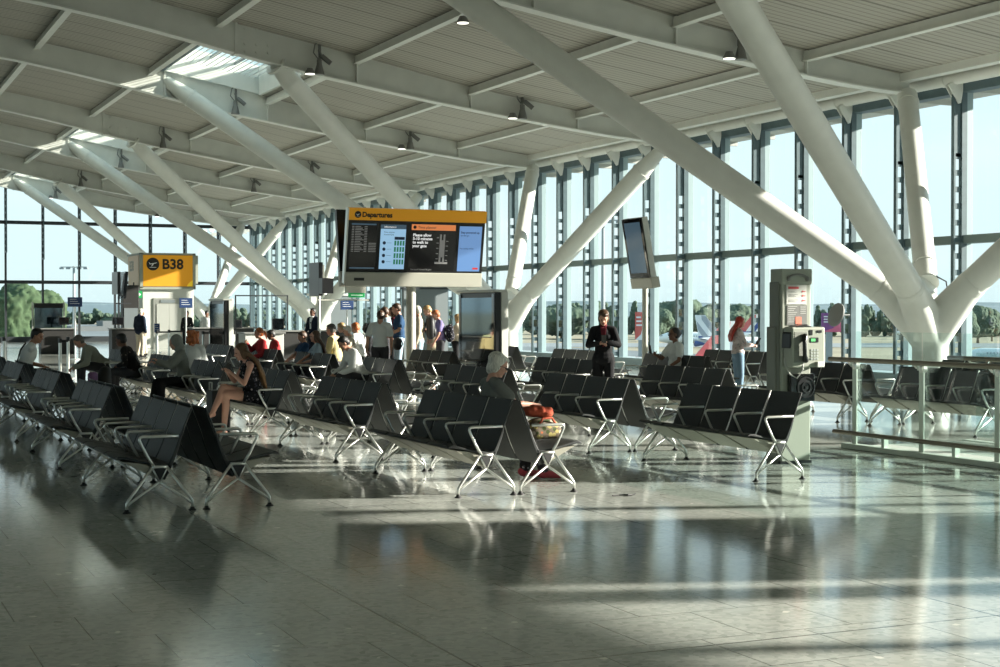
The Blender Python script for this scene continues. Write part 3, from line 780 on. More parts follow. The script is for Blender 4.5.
# ------------------------------------------------------------------ telephone pillar
kx0, kx1, ky0, ky1 = 9.16, 9.56, 13.30, 13.56
tp = empty('telephone_pillar', (9.35, 13.3, 0), 0, 'tall grey public telephone pillar with notices behind the right-hand front bench', 'telephone kiosk')
MB().box(-.185, .18, 0, .18, .02, 2.01).build('body', 'kiosk_grey', tp, bevel=.012)
MB().box(-.205, -.185, .03, .20, 0, 1.90).build('side_fin', 'kiosk_dark', tp, bevel=.008)
MB().box(-.225, -.19, .06, .22, 0, 1.43).build('lower_side_fin', 'kiosk_dark', tp, bevel=.008)
MB().box(-.20, .185, -.02, .19, 1.875, 2.035).build('head_panel', 'kiosk_grey', tp, bevel=.012)
MB().box(-.20, .19, -.01, .19, 0, .03).build('plinth', 'black_plastic', tp)
arc = MB()
pts = [(.125*math.cos(a), .075*math.sin(a)) for a in [PI*(.12+.76*i/12) for i in range(13)]]
arc.tube([(p[0], -.024, 1.915+p[1]*.8) for p in pts], [.017]+[.013]*11+[.017], 8)
arc.cap((-.115, -.024, 1.925), (-.115, -.024, 1.94), .02).cap((.115, -.024, 1.925), (.115, -.024, 1.94), .02)
arc.build('handset_symbol', 'lamp_grey', tp)
nt_ = MB().box(-.13, .12, -.008, 0, 1.665, 1.87).build('upper_notice', 'poster_paper', tp)
MB().box(-.11, .02, -.011, -.008, 1.825, 1.85).build('red_title', 'poster_red', nt_)
d_ = MB()
for z in (1.80, 1.755, 1.705): d_.lathe([(.010, 0), (.010, .003)], 10, mt=Matrix.Translation((.07, -.008, z)) @ Matrix.Rotation(PI/2, 4, 'X')).box(.075, .105, -.011, -.008, z-.004, z+.004)
d_.build('dots', 'poster_red', nt_)
l_ = MB()
for q, z in enumerate((1.80, 1.79, 1.765, 1.755, 1.745, 1.71, 1.70, 1.69)): l_.box(-.11, -.03+.02*(q % 3), -.010, -.008, z, z+.003)
l_.build('small_print', 'poster_grey', nt_)
n2 = MB().box(-.125, .125, -.008, 0, 1.45, 1.655).build('lower_notice', 'poster_grey', tp)
l_ = MB()
for q in range(9): l_.box(-.115, .0-.02*(q % 3), -.011, -.008, 1.64-q*.02, 1.644-q*.02)
for q in range(4): l_.box(.04, .11, -.011, -.008, 1.635-q*.022, 1.64-q*.022)
l_.build('small_print', 'poster_paper', n2)
MB().box(-.02, .055, -.012, -.008, 1.46, 1.535).build('orange_label', 'poster_orange', n2)
# telephone
_UP = .41
class UMB(MB):
    def mesh(s, name):
        s.v = [(a, b, c+_UP) for a, b, c in s.v]; return MB.mesh(s, name)
ph = UMB().box(-.17, .25, -.16, .0, .60, 1.02).build('telephone_body', 'kiosk_grey', tp, bevel=.02)
UMB().box(-.15, .035, -.163, -.12, .64, .98).build('telephone_cradle', 'kiosk_dark', tp, bevel=.015)
UMB().prism([(-.19, .80), (-.18, .96), (-.10, 1.03), (.03, 1.05), (.10, 1.02), (.0, 1.02), (-.12, .97), (-.17, .8)], -.15, -.0, 'y').build('hood', 'black_plastic', tp, bevel=.01)
UMB().chain([(-.02, -.175, .92), (-.04, -.20, .87), (-.035, -.20, .73), (-.01, -.175, .68)], [.035, .022, .022, .035]).build('handset', 'black_plastic', tp, smooth=True)
kp = UMB()
for r in range(4):
    for q in range(3): kp.box(.065+q*.035, .09+q*.035, -.166, -.16, .68+r*.03, .70+r*.03)
kp.build('keypad', 'alu', ph)
UMB().box(.06, .16, -.165, -.16, .86, .91).build('display_window', 'black_plastic', ph)
UMB().box(.065, .12, -.168, -.164, .87, .90).build('display', 'lcd_green', ph)
UMB().box(.05, .085, -.166, -.16, .935, .99).box(.14, .20, -.166, -.16, .96, .985).build('coin_slots', 'black_plastic', ph)
UMB().tube([(-.02, -.15, .68), (-.03, -.16, .58), (-.09, -.14, .49), (-.15, -.10, .53), (-.17, -.05, .62), (-.17, -.03, .7)], .008, 6).build('cord', 'alu_matt', tp)
UMB().box(.13, .22, -.19, -.16, .60, .66).build('return_tray', 'alu_matt', ph, bevel=.006)
sb = UMB().box(-.12, .19, -.07, 0, .24, .53).build('roundel_box', 'black_gloss', tp, bevel=.015)
UMB().lathe([(.11, 0), (.11, .012), (.095, .012), (.095, .004), (.06, .004), (.06, .016), (.045, .016), (.045, .006), (.02, .006), (.018, .02)], 28, mt=Matrix.Translation((.07, -.07, .39)) @ Matrix.Rotation(PI/2, 4, 'X')).build('concentric_rings', 'black_plastic', sb, smooth='auto')

# ------------------------------------------------------------------ glass balustrades
def balustrade(name, X, y0, y1, label, tall):
    r = empty(name, (X, y1, 0), 0, label, 'balustrade')
    def L(y): return y-y1
    MB().tube([(-.04, L(y0), 1.03), (-.04, .35, 1.03)], .028, 14).build('handrail', 'rail_bronze', r, smooth='auto')
    if tall:
        MB().tube([(-.05, L(y0), .185), (-.05, .25, .185)], .026, 14).build('lower_rail', 'rail_bronze', r, smooth='auto')
    MB().box(-.06, .06, L(y0), 0.1, 0.002, .06).build('kerb', 'post_pale', r, bevel=.006)
    n = int((y1-y0)/1.18)+1
    for i in range(n):
        y = -.03-i*1.17
        if tall: MB().box(.0, .02, y-.075, y+.0, .05, 1.0).box(-.05, .02, y-.05, y-.03, .95, 1.02).build('post', 'post_pale', r, bevel=.004)
        if tall: MB().lathe([(.045, 0), (.045, .05), (.03, .06)], 14, mt=Matrix.Translation((-.0, y-.10, .97)) @ Matrix.Rotation(-PI/2, 4, 'Y')).build('glass_clamp', 'alu', r, smooth='auto')
        MB().tube([(-.04, y+.05, 1.03), (-.02, y+.02, .98), (.03, y-.06, .96)], .014, 8).build('rail_bracket', 'alu', r, smooth=True)
        MB().box(-.03, .03, y-.62, y-.57, .05, .18).build('short_post', 'post_pale', r)
        if i < n:
            MB().box(.035, .047, y-1.16, y-.02, .10, 1.36 if tall else 1.1).build('glass_panel', 'rail_glass', r)
    return r
balustrade('glass_balustrade', 10.95, 3.0, 14.5, 'glass balustrade with bronze handrail and lower rail at the right edge of the floor', True)
balustrade('glass_balustrade', 12.55, 3.0, 14.3, 'second glass balustrade behind the first, in front of the window benches', False)
tag(MB().box(11.05, 12.45, 3, 14.3, .004, .05).build('white_void_cover', 'desk_white'), 'low white slab between the two glass balustrades', 'slab')

# ------------------------------------------------------------------ black display cabinets
def cabinet(F, x, h, wy, label):
    px, py = gp(x, F)
    r = empty('display_cabinet', (px, py, 0), 0, label, 'display cabinet', 'black display cabinets')
    MB().box(-.16, -.04, .0, wy, .0, h).build('body', 'black_plastic', r, bevel=.01)
    MB().box(-.04, .10, -.02, wy+.02, 0, h+.02).build('edge_column', 'wall_white', r, bevel=.01)
    g = MB().box(-.175, -.16, .14, wy-.1, 1.1, h-.10).build('upper_screen', 'mirror_glass', r)
    MB().box(-.185, -.15, .02, .12, .1, h-.03).build('frame', 'black_gloss', r); MB().box(-.185, -.15, wy-.1, wy, .1, h-.03).build('frame', 'black_gloss', r)
    MB().box(-.175, -.16, .14, wy-.1, .1, 1.08).build('lower_panel', 'black_gloss', r)
    MB().box(-.22, .08, -.03, wy+.03, h, h+.05).build('top_bar', 'alu_matt', r, bevel=.01)
mm_ = mat('mirror_glass', (.13, .19, .23), .05, metal=.9)
cabinet(29, 503, 1.95, 1.75, 'large glossy black display cabinet before the white column foot in the middle')
cabinet(45, 230, 1.9, 1.75, 'narrower looking black display cabinet between gate tower and seated red cardigan')

# ------------------------------------------------------------------ gate B38 tower and the gate area
px, py = gp(142.5, 64)
gt_ = empty('gate_tower', (px, py, 0), 0, 'white lift tower with big yellow B38 gate sign on top', 'lift tower')
MB().box(0, 2.15, 0, 2.6, 0, 2.55).build('shaft', 'wall_white', gt_, bevel=.02)
MB().box(-.12, 2.22, -.12, 2.75, 2.5, 2.6).box(-.12, 2.22, -.12, 2.75, 3.95, 4.02).box(-.12, 0, -.12, 0, 2.55, 4.0).box(2.1, 2.22, -.12, 0, 2.55, 4.0).box(2.3, 2.42, .3, .9, 2.75, 3.95).build('sign_frame', 'kiosk_grey', gt_)
MB().box(0, 2.1, -.05, 2.6, 2.6, 3.95).build('sign_core', 'kiosk_dark', gt_)
sg = MB().box(.02, 2.1, -.10, -.05, 2.62, 3.93).build('yellow_sign', 'sign_yellow', gt_)
X90 = Matrix.Rotation(PI/2, 4, 'X')
add_text(MB(), 'B38', .58, Matrix.Translation((.80, -.102, 3.36)) @ X90, bold=.018).build('lettering', 'sign_black', sg)
MB().prism([(.27*math.cos(t*PI/14), .27*math.sin(t*PI/14)) for t in range(28)], 0, .003, 'z', Matrix.Translation((.42, -.102, 3.55)) @ X90).build('badge', 'sign_black', sg)
icon_plane(MB(), Matrix.Translation((.42, -.107, 3.56)) @ X90, .25).build('aircraft_symbol', 'sign_white', sg)
MB().prism([(0, 0), (-.26, 0), (-.2, .1), (-.1, .2), (0, .27)], 0, .004, 'z', Matrix.Translation((2.1, -.101, 2.62)) @ X90).build('corner_patch', 'sign_yellow_bright', sg)
sd_ = MB().box(-.14, -.10, .1, 2.4, 2.62, 3.93).build('side_sign', 'sign_peach', gt_)
ZR = Matrix.Rotation(-PI/2, 4, 'Z')
add_text(MB(), 'B38', .6, Matrix.Translation((-.142, 2.1, 3.3)) @ ZR @ X90, bold=.015).build('lettering', 'kiosk_dark', sd_)
ld = MB().box(.45, 1.75, -.04, 0, 0, 2.12).build('lift_surround', 'door_steel', gt_)
MB().box(.58, 1.08, -.06, -.04, 0, 1.88).box(1.10, 1.62, -.06, -.04, 0, 1.88).build('lift_doors', 'alu_matt', gt_, bevel=.004)
MB().box(.75, 1.35, -.06, -.04, 1.93, 2.05).build('lift_indicator', 'wall_grey', gt_)
MB().box(.02, .12, -.03, 0, 1.35, 1.6).build('call_panel', 'kiosk_dark', gt_)
ex = empty('exit_sign', (px-.75, py-.6, 2.12), 0, 'green running-man exit sign beside the B38 tower', 'exit sign')
MB().box(0, .62, -.04, 0, 0, .30).build('panel', 'exit_green', ex)
rm = MB().ell((.22, -.045, .24), (.025, .005, .025)).tube([(.21, -.045, .21), (.18, -.045, .13)], .018, 6).tube([(.18, -.045, .13), (.23, -.045, .09), (.22, -.045, .04)], .012, 6).tube([(.18, -.045, .13), (.14, -.045, .09), (.10, -.045, .07)], .012, 6).tube([(.26, -.045, .17), (.2, -.045, .19), (.14, -.045, .15)], .009, 6)
rm.box(.08, .32, -.043, -.04, .03, .27) if False else None
rm.tube([(.40, -.045, .15), (.54, -.045, .15)], .014, 6).tube([(.48, -.045, .21), (.55, -.045, .15), (.48, -.045, .09)], .014, 6)
rm.build('running_man', 'exit_white', ex)
MB().box(.25, .30, -.03, -.01, .3, .65).build('hanger', 'black_matt', ex)

def simple(name, F, x, label, cat, group=None, rz=0):
    px, py = gp(x, F)
    return empty(name, (px, py, 0), rz, label, cat, group)
def desk(F, x, w, h, label, colr='desk_black'):
    r = simple('gate_desk', F, x, label, 'desk', 'gate desks')
    MB().box(0, w, 0, .7, .0, h-.04).build('front', colr, r, bevel=.01)
    MB().box(-.04, w+.04, -.06, .74, h-.04, h).build('worktop', 'desk_top', r, bevel=.008)
    return r
desk(56, 41, 1.25, .95, 'black gate desk with a monitor above, left of the B38 tower')
desk(56, 112, .95, .95, 'black gate desk just left of the man in dark jacket')
desk(54, 193, 2.2, 1.0, 'long black gate desk right of the B38 tower')
desk(42, 245, 1.1, 1.0, 'white-fronted gate desk behind the red cardigan', 'desk_white')
desk(46, 272, 2.4, 1.0, 'black gate desk beside the standing man in suit')
def monitor(F, x, y, w, h, label, name='monitor', post=True, base=.952):
    px, py = gp(x, F); z = EYE+(310.6-y)*F/F_PX
    r = empty(name, (px, py, z), 0, label, 'monitor', 'gate monitors')
    MB().box(-w/2, w/2, -.03, .03, -h/2, h/2).build('casing', 'black_plastic', r, bevel=.006)
    MB().box(-.1, .1, -.08, .08, -(z-base), -(z-base)+.01).build('foot', 'dark_frame', r)
    MB().box(-w/2+.03, w/2-.03, -.034, -.03, -h/2+.03, h/2-.03).build('display', 'black_gloss', r)
    if post: MB().box(-.03, .03, -.02, .02, -(z-base), -h/2).build('stand', 'dark_frame', r)
monitor(56.4, 64, 321, .36, .28, 'small black monitor over the left gate desk')
monitor(56.4, 118, 321, .42, .28, 'small black monitor on the desk left of dark-jacket man')
monitor(46.4, 278, 324, .36, .34, 'black monitor on the gate desk left of the suited man', base=1.003)
monitor(54.5, 238, 324, .28, .3, 'black monitor on the long gate desk', base=1.003)
# framed glass totem at the left
r = simple('framed_display', 57.5, 32, 'dark framed landscape display standing by the far left windows', 'display')
MB().box(0, .05, 0, .06, 0, 1.92).box(1.15, 1.2, 0, .06, 0, 1.92).build('frame_posts', 'alu_matt', r)
MB().box(.09, 1.12, .0, .05, .95, 1.85).build('screen', 'mirror_glass', r, bevel=.005)
MB().box(.07, 1.14, -.01, .06, 1.70, 1.88).build('top_edge', 'black_plastic', r)
# hanging pair of screens
r = simple('hanging_screen_pair', 58, 118, 'pair of black hanging screens seen edge-on left of the B38 sign', 'hanging screens')
zb = EYE+(310.6-301)*58/F_PX
tm = Matrix.Translation((0, 0, zb))
MB().box(-.12, .0, -.6, .6, .25, 1.1, tm).build('left_screen', 'black_plastic', r, bevel=.01)
MB().box(.08, .20, -.6, .6, .1, 1.12, tm @ Matrix.Rotation(.08, 4, 'Y')).build('right_screen', 'black_gloss', r, bevel=.01)
MB().box(-.10, .5, -.05, .05, -.12, -.07, tm).box(.0, .06, -.05, .05, -.12-zb, .2, tm).build('support_post', 'dark_frame', r)
r = simple('dark_wall_box', 60, 123, 'tall dark cupboard standing left of the B38 tower', 'cupboard')
MB().box(0, .62, 0, .5, 0, 2.6).build('body', 'desk_black', r, bevel=.01)
MB().box(.04, .58, -.03, 0, .1, 1.7).build('door', 'wall_grey', r)
def blue_sign(F, x, y, w, h, label, s=None):
    px, py = gp(x, F); z = EYE+(310.6-y)*F/F_PX
    r = empty('blue_sign', (px, py, 0), 0, label, 'sign', 'blue gate signs on posts')
    MB().tube([(0, 0, 0), (0, 0, z-h/2)], .03, 10).lathe([(.16, 0), (.16, .02), (.03, .03)], 14).build('post', 'alu', r, smooth='auto')
    p = MB().box(-w/2, w/2, -.03, .03, z-h/2, z+h/2).build('panel', 'sign_blue', r, bevel=.005)
    t = MB()
    for i in range(3): t.box(-w*.36, w*.1*(i+1), -.034, -.03, z+h*.26-i*h*.22, z+h*.30-i*h*.22)
    t.build('small_print', 'sign_white', p)
blue_sign(50, 75, 302, .46, .31, 'blue sign on a silver post, nearest the left windows')
blue_sign(56, 186, 303, .48, .36, 'blue sign on a post before the lift doors')
blue_sign(58, 157, 328, .2, .34, 'small low blue sign left of the lift doors')
blue_sign(52, 347, 305, .45, .32, 'blue sign on a post before the grey gate wall')
def barrier(F, x, label, h=.98, to=None):
    r = simple('barrier_post', F, x, label, 'queue barrier', 'silver queue barrier posts')
    MB().tube([(0, 0, .02), (0, 0, h)], .035, 12).build('post', 'alu', r, smooth='auto')
    MB().lathe([(.17, 0), (.17, .015), (.04, .035)], 18).build('base', 'alu_matt', r, smooth='auto')
    MB().lathe([(.045, h-.1), (.045, h)], 12).build('belt_head', 'black_plastic', r, smooth='auto')
    if to:
        q = gp(to, F); x0, y0 = gp(x, F)
        MB().box(0, 1, -.004, .004, h-.08, h-.03, Matrix.Rotation(math.atan2(q[1]-y0, q[0]-x0), 4, 'Z') @ Matrix.Scale(math.hypot(q[1]-y0, q[0]-x0), 4, (1, 0, 0))).build('belt', 'black_matt', r)
barrier(34, 60, 'tall silver barrier post left of the bent grey-haired person', .98, 68)
barrier(36, 68, 'silver barrier post right behind the tall left one')
barrier(34, -1, 'silver barrier post at the very left edge')
barrier(36, 4, 'silver barrier post behind the left edge one')
barrier(48, 157, 'silver barrier post before the lift doors, left one', .98, 168)
barrier(49.5, 169, 'silver barrier post before the lift doors, right one', .98, 183)
barrier(46, 203, 'silver barrier post right of the curly red hair', .98, 209)
barrier(47.5, 210, 'silver barrier post left of the middle display cabinet')
barrier(46, 234, 'silver barrier post right of the middle display cabinet')
# gate room enclosure
px, py = gp(331, 66)
r = empty('gate_room', (px, py, 0), 0, 'grey gate room box with dark side panels by the glass wall', 'gate room')
MB().box(-.9, 0, 0, .2, 0, 2.25).build('white_panel', 'wall_white', r)
MB().box(0, 1.4, 0, .2, 0, 2.25).build('grey_panel', 'wall_grey', r)
MB().box(-1.0, 1.5, -.05, .3, 2.25, 2.33).build('roof_edge', 'rib_paint', r)
px, py = gp(404, 50)
r = empty('gate_room', (px, py, 0), 0, 'grey gate room wall behind the standing travellers', 'gate room')
MB().box(0, 1.55, 0, .2, 0, 2.5).build('grey_panel', 'wall_grey', r)
MB().box(-.05, 1.6, -.05, .25, 2.3, 2.36).build('roof_edge', 'dark_frame', r)
# hanging green sign under the departures board
px, py = gp(358, 40); zz = EYE+(310.6-295.6)*40/F_PX
r = empty('green_hanging_sign', (px, py, zz), 0, 'small green hanging sign below the left end of the departures board', 'sign')
MB().box(-.26, .18, -.03, .03, -.05, .07).build('panel', 'exit_green', r)
add_text(MB(), 'EXIT', .09, Matrix.Translation((-.16, -.034, -.025)) @ X90).build('lettering', 'exit_white', r) if False else MB().box(-.20, .12, -.034, -.03, .0, .02).build('lettering', 'exit_white', r)
MB().box(-.34, .20, -.06, .06, .07, .26).box(-1.1, .3, -.02, .02, -.13, -.10).build('beam', 'board_casing', r)
MB().box(-1.02, -.72, -.15, .15, .05, .45).build('speaker_box', 'black_plastic', r)
px, py = gp(316, 42); zz = EYE+(310.6-278)*42/F_PX
r = empty('edge_on_screen', (px, py, 0), 0, 'black edge-on screen on a bracket left of the departures board', 'screen')
MB().box(-.06, .06, -.45, .45, zz-.5, zz+.42).build('casing', 'black_plastic', r, bevel=.01)
MB().box(.06, .12, -.40, .40, zz-.45, zz+.35).build('back', 'kiosk_dark', r, bevel=.01)
MB().tube([(.09, 0, 0), (.09, 0, zz-.5)], .04, 10).build('post', 'alu_matt', r, smooth='auto')
for xq, Fq, lb in ((175+60, 53, 'left'),):
    r = simple('overhead_rail_frame', 53, 235, 'thin dark overhead frame above the long gate desk', 'frame')
    MB().box(0, 1.9, -.02, .02, 2.1, 2.14).box(0, .04, -.02, .02, 0, 2.1).box(1.86, 1.9, -.02, .02, 0, 2.1).build('bars', 'dark_frame', r)


# ------------------------------------------------------------------ people
def ik(sh, wr, l1, l2, hint):
    sh, wr = V(sh), V(wr); d = wr-sh; D = d.length
    if D > (l1+l2)*.985: wr = sh+d.normalized()*(l1+l2)*.985; d = wr-sh; D = d.length
    a = (l1*l1-l2*l2+D*D)/(2*D); h = math.sqrt(max(1e-6, l1*l1-a*a)); dn = d.normalized()
    hv = V(hint); hv = hv-dn*hv.dot(dn)
    hv = hv.normalized() if hv.length > 1e-4 else dn.orthogonal().normalized()
    return sh+dn*a+hv*h, wr
def hand_mb(mb, W, d, n, s, curl=.5, r=.0085, hold=False):
    # W wrist, d along the forearm, n palm normal, s towards the thumb
    d = V(d).normalized(); n = V(n); n = (n-d*n.dot(d)).normalized(); s = V(s); s = (s-d*s.dot(d)-n*s.dot(n)).normalized()
    P = lambda a, b, c: W+d*a+s*b+n*c
    for b in (-.028, -.010, .010, .027): mb.cap(P(.0, b*.55, 0), P(.078, b, 0), .014, .0125, 8)
    mb.cap(P(-.02, 0, 0), P(.02, 0, 0), .024, .022, 10)
    for b, L in ((-.031, .056), (-.010, .070), (.011, .076), (.031, .068)):
        p = P(.080, b, 0); ang = 0; segs = (.45, .32, .25)
        for q, f in enumerate(segs):
            ang += curl*(.75 if q == 0 else 1.05)
            nx = p+(d*math.cos(ang)+n*math.sin(ang))*L*f
            mb.cap(p, nx, r*(1.08-.12*q), r*(.98-.12*q), 8); p = nx
    t0 = P(.012, .022, .004); t1 = P(.042, .050, .016+.01*curl); t2 = P(.072, .054, .026+.022*curl); t3 = P(.092, .048, .034+.03*curl)
    mb.cap(t0, t1, .013, .0115, 8).cap(t1, t2, .0105, .0098, 8).cap(t2, t3, .0095, .0085, 8)

def person(label, x, y, yaw, pose='stand', H=1.72, fem=False, skin='fair', hair=('short', 'hair_brown'), top=('c_white', 'short'), bottom=('c_charcoal', 'long'),
           shoes='c_shoe_dark', lean=0., head=(0., 0.), lh=None, rh=None, legs=None, vox=.012, seat=.45, curl=.55, extra=None, group=None, ln=None, rn=None, elh=None, erh=None, hips_w=1., cat='person'):
    s = H/1.72
    root = empty('person', (x, y, 0), yaw, label, cat, group)
    g = 1. if not fem else .90
    RY_ = Matrix.Rotation(lean, 3, 'Y')
    pz = .95 if pose == 'stand' else seat/s+.085
    pel = V((0, 0, pz))
    def up(px_, py_, pz_): return pel+RY_ @ V((px_, py_, pz_-.95))
    sw = .178*(.9 if fem else 1.)
    ab = up(0, 0, 1.08); ch = up(0, 0, 1.27); nb = up(-.012, 0, 1.455)
    hp = lean*.55+head[1]
    RH = Matrix.Rotation(head[0], 3, 'Z') @ Matrix.Rotation(hp, 3, 'Y')
    nk = up(.005, 0, 1.50); hd = nk+(RY_ @ V((.012, 0, .0)))+Matrix.Rotation(hp, 3, 'Y') @ V((.02, 0, .105))
    SL, SR = up(-.005, sw, 1.40), up(-.005, -sw, 1.40)
    if lh is None: lh = (.06, .235, pz-.12) if pose == 'stand' else (.30, .12, pz+.12)
    if rh is None: rh = (.06, -.235, pz-.12) if pose == 'stand' else (.30, -.12, pz+.12)
    EL_, WL = ik(SL, lh, .285, .255, elh or (-.5, .6, -.7)); ER_, WR = ik(SR, rh, .285, .255, erh or (-.5, -.6, -.7))
    HL, HR = V((0, .092, pz-.03)), V((0, -.092, pz-.03))
    if pose == 'stand':
        J = dict(kl=(.025, .10, .50), al=(-.02, .11, .085), tl=(.13, .135, .03), kr=(.025, -.10, .50), ar=(-.02, -.11, .085), tr=(.13, -.135, .03))
    else:
        J = dict(kl=(.42, .11, pz+.005), al=(.42, .115, .085), tl=(.57, .13, .03), kr=(.42, -.11, pz+.005), ar=(.42, -.115, .085), tr=(.57, -.13, .03))
    if legs: J.update(legs)
    J = {k: V(v) for k, v in J.items()}
    m = MB()
    # trunk
    m.ell(ch, (.112*g, .160*g, .19), RY_).ell(ab, (.098*g, .135*g, .17), RY_).ell(pel+V((0, 0, .0)), (.115, .158*hips_w, .125), RY_)
    m.cap(up(0, .06, 1.43), SL+(ch-SL)*.05, .055*g, .052*g).cap(up(0, -.06, 1.43), SR+(ch-SR)*.05, .055*g, .052*g)
    if fem:
        for t in (-1, 1): m.ell(up(.075, .068*t, 1.27), (.055, .058, .058), RY_)
    m.cap(nb+V((0, 0, -.02)), hd+RH @ V((-.018, 0, -.05)), .058*g, .052*g)
    # head
    def h(a, b, c): return hd+RH @ V((a, b, c))
    m.ell(h(-.008, 0, .028), (.098, .077, .092), RH, 18, 12).ell(h(.022, 0, -.045), (.068, .058, .072), RH, 16, 10)
    m.ell(h(.062, 0, -.092), (.024, .024, .018), RH)
    m.cap(h(.086, 0, .012), h(.104, 0, -.022), .009, .0125, 8).cap(h(.078, -.012, -.027), h(.078, .012, -.027), .014, .014, 8)
    m.cap(h(.080, -.03, .028), h(.080, .03, .028), .012, .012, 8)
    for t in (-1, 1):
        m.ell(h(-.004, .077*t, -.008), (.018, .009, .031), RH, 10, 7)
        m.ell(h(.052, .040*t, -.025), (.026, .02, .024), RH, 10, 7)
    # arms
    for S, E_, W_ in ((SL, EL_, WL), (SR, ER_, WR)):
        m.chain([S, S+(E_-S)*.5, E_, E_+(W_-E_)*.3, W_], [.054*g, .044*g, .036*g, .038*g, .025*g])
    # legs
    for a, b, c, t in ((HL, J['kl'], J['al'], J['tl']), (HR, J['kr'], J['ar'], J['tr'])):
        m.chain([a, a+(b-a)*.45, b], [.088, .074, .054]); d = (b-a).normalized()
        back = V((-1, 0, 0))
        m.chain([b, b+(c-b)*.32+back*.012, c], [.053, .056, .035])
        f = (t-c); m.cap(c+V((0, 0, -.02)), t+V((0, 0, .01)), .035, .027).cap(c+V((0, 0, -.03))-f*.18, t+V((0, 0, .0)), .032, .026)
    for W_, E_, nn, sgn in ((WL, EL_, ln, 1), (WR, ER_, rn, -1)):
        d = (W_-E_).normalized()
        if nn is None: nn = V((0, -sgn, 0)) if abs(d.z) > .6 else V((0, 0, -1))
        nn = V(nn); th = d.cross(nn)*(-sgn) if True else None
        hand_mb(m, W_, d, nn, th, curl, max(.0085, vox*.72))
    def sc_(mb):
        mb.v = [(a*s, b*s, max(.004, c*s)) for a, b, c in mb.v]; return mb
    body = sc_(m).build('body', 'skin_'+skin, root, remesh=vox, sm=3)
    # eyes, brows, lips
    for t in (-1, 1): sc_(MB().ell(h(.082, .031*t, .005), (.009, .013, .008), RH, 10, 7)).build('eye', 'eye_dark', root, smooth=True)
    sc_(MB().cap(h(.085, -.018, -.058), h(.085, .018, -.058), .0085, .0085, 8)).build('mouth', 'lip', root, smooth=True)
    # clothes
    I = .014
    tm, ts = top
    if tm:
        c = MB()
        c.ell(ch, (.112*g+I+.008, .160*g+I, .19), RY_).ell(ab, (.098*g+I+.016, .135*g+I+.016, .17), RY_)
        c.ell(pel+V((0, 0, .03)), (.115+I+.008, .158*hips_w+I+.004, .10), RY_)
        if ts != 'none': c.cap(up(0, .05, 1.425), SL, .060*g+I*.4, .056*g+I).cap(up(0, -.05, 1.425), SR, .060*g+I*.4, .056*g+I)
        else:
            for t in (-1, 1): c.chain([up(.09, .08*t, 1.36), up(.0, .09*t, 1.475), up(-.09, .08*t, 1.36)], [.02, .018, .02])
        if fem:
            for t in (-1, 1): c.ell(up(.078, .068*t, 1.27), (.062, .064, .064), RY_)
        if ts != 'none':
            for S, E_, W_ in ((SL, EL_, WL), (SR, ER_, WR)):
                if ts == 'short': c.chain([S, S+(E_-S)*.62], [.056*g+I, .056*g+I+.004])
                else: c.chain([S, S+(E_-S)*.5, E_, W_-(W_-E_)*.06], [.056*g+I, .048*g+I+.004, .044*g+I+.004, .030*g+I])
        if ts in ('jacket',):
            c.cap(up(0, 0, 1.47)+V((-.03, 0, 0)), up(0, 0, 1.45)+V((-.02, 0, 0)), .075, .08)
            c.ell(pel+V((0, 0, -.03)), (.15, .195, .13), RY_)
        sc_(c).build({'c_navy': 'jacket', 'c_jacket': 'jacket'}.get(tm, 'top') if ts != 'jacket' else 'jacket', tm, root, remesh=vox, sm=2)
    bm_, bl = bottom
    if bm_:
        c = MB(); c.ell(pel, (.115+I, .158*hips_w+I, .125), RY_)
        for a, b, cc in ((HL, J['kl'], J['al']), (HR, J['kr'], J['ar'])):
            if bl == 'long': c.chain([a, a+(b-a)*.45, b, b+(cc-b)*.4, cc+(b-cc)*.06], [.088+I, .076+I, .060+I, .056+I, .046+I])
            elif bl == 'short': c.chain([a, a+(b-a)*.45, a+(b-a)*.86], [.088+I, .080+I, .074+I])
            elif bl == 'romper': c.chain([a, a+(b-a)*.30], [.088+I+.01, .092+I])
            elif bl == 'skirt': c.chain([a, a+(b-a)*.5, b+(cc-b)*.3], [.088+I, .10, .09])
        sc_(c).build({'long': 'trousers', 'short': 'shorts', 'romper': 'romper_skirt', 'skirt': 'skirt'}[bl], bm_, root, remesh=vox, sm=2)
    if shoes:
        for cc, t in ((J['al'], J['tl']), (J['ar'], J['tr'])):
            f = t-cc; c = MB(); c.cap(cc+V((0, 0, -.025))-f*.22, t+V((0, 0, .005)), .044, .036).cap(cc+V((0, 0, .01)), cc+V((0, 0, -.03)), .046, .046).cap(cc+V((0, 0, -.045))-f*.22, t+V((0, 0, -.008))+f*.05, .032, .030)
            sc_(c).build('shoe', shoes, root, remesh=max(.008, vox*.8), sm=2)
    # hair
    hs, hm_ = hair
    c = MB()
    if hs in ('short', 'bob', 'long', 'pony', 'bun', 'curly', 'hood'):
        c.ell(h(-.022, 0, .042), (.098, .086, .092), RH, 16, 10).ell(h(-.042, 0, .005), (.078, .087, .088), RH, 16, 10)
    if hs == 'short': c.ell(h(.02, 0, .088), (.062, .06, .035), RH)
    if hs == 'bob':
        for t in (-1, 1): c.ell(h(-.032, .068*t, -.01), (.05, .026, .078), RH, 12, 8)
        c.ell(h(-.062, 0, -.03), (.056, .082, .088), RH).ell(h(.03, .02, .085), (.068, .062, .038), RH).ell(h(-.04, 0, .06), (.10, .094, .085), RH)
    if hs == 'curly':
        rr = random.Random(5)
        for q in range(60):
            a = rr.uniform(0, 2*PI); zz = rr.uniform(-.14, .10)
            p = h(-.035+.085*math.cos(a), .095*math.sin(a), zz)
            if (RH.transposed() @ (p-hd)).x < .045: c.ell(p, rr.uniform(.026, .034), None, 8, 6)
        c.ell(h(-.05, 0, -.05), (.07, .095, .10), RH)
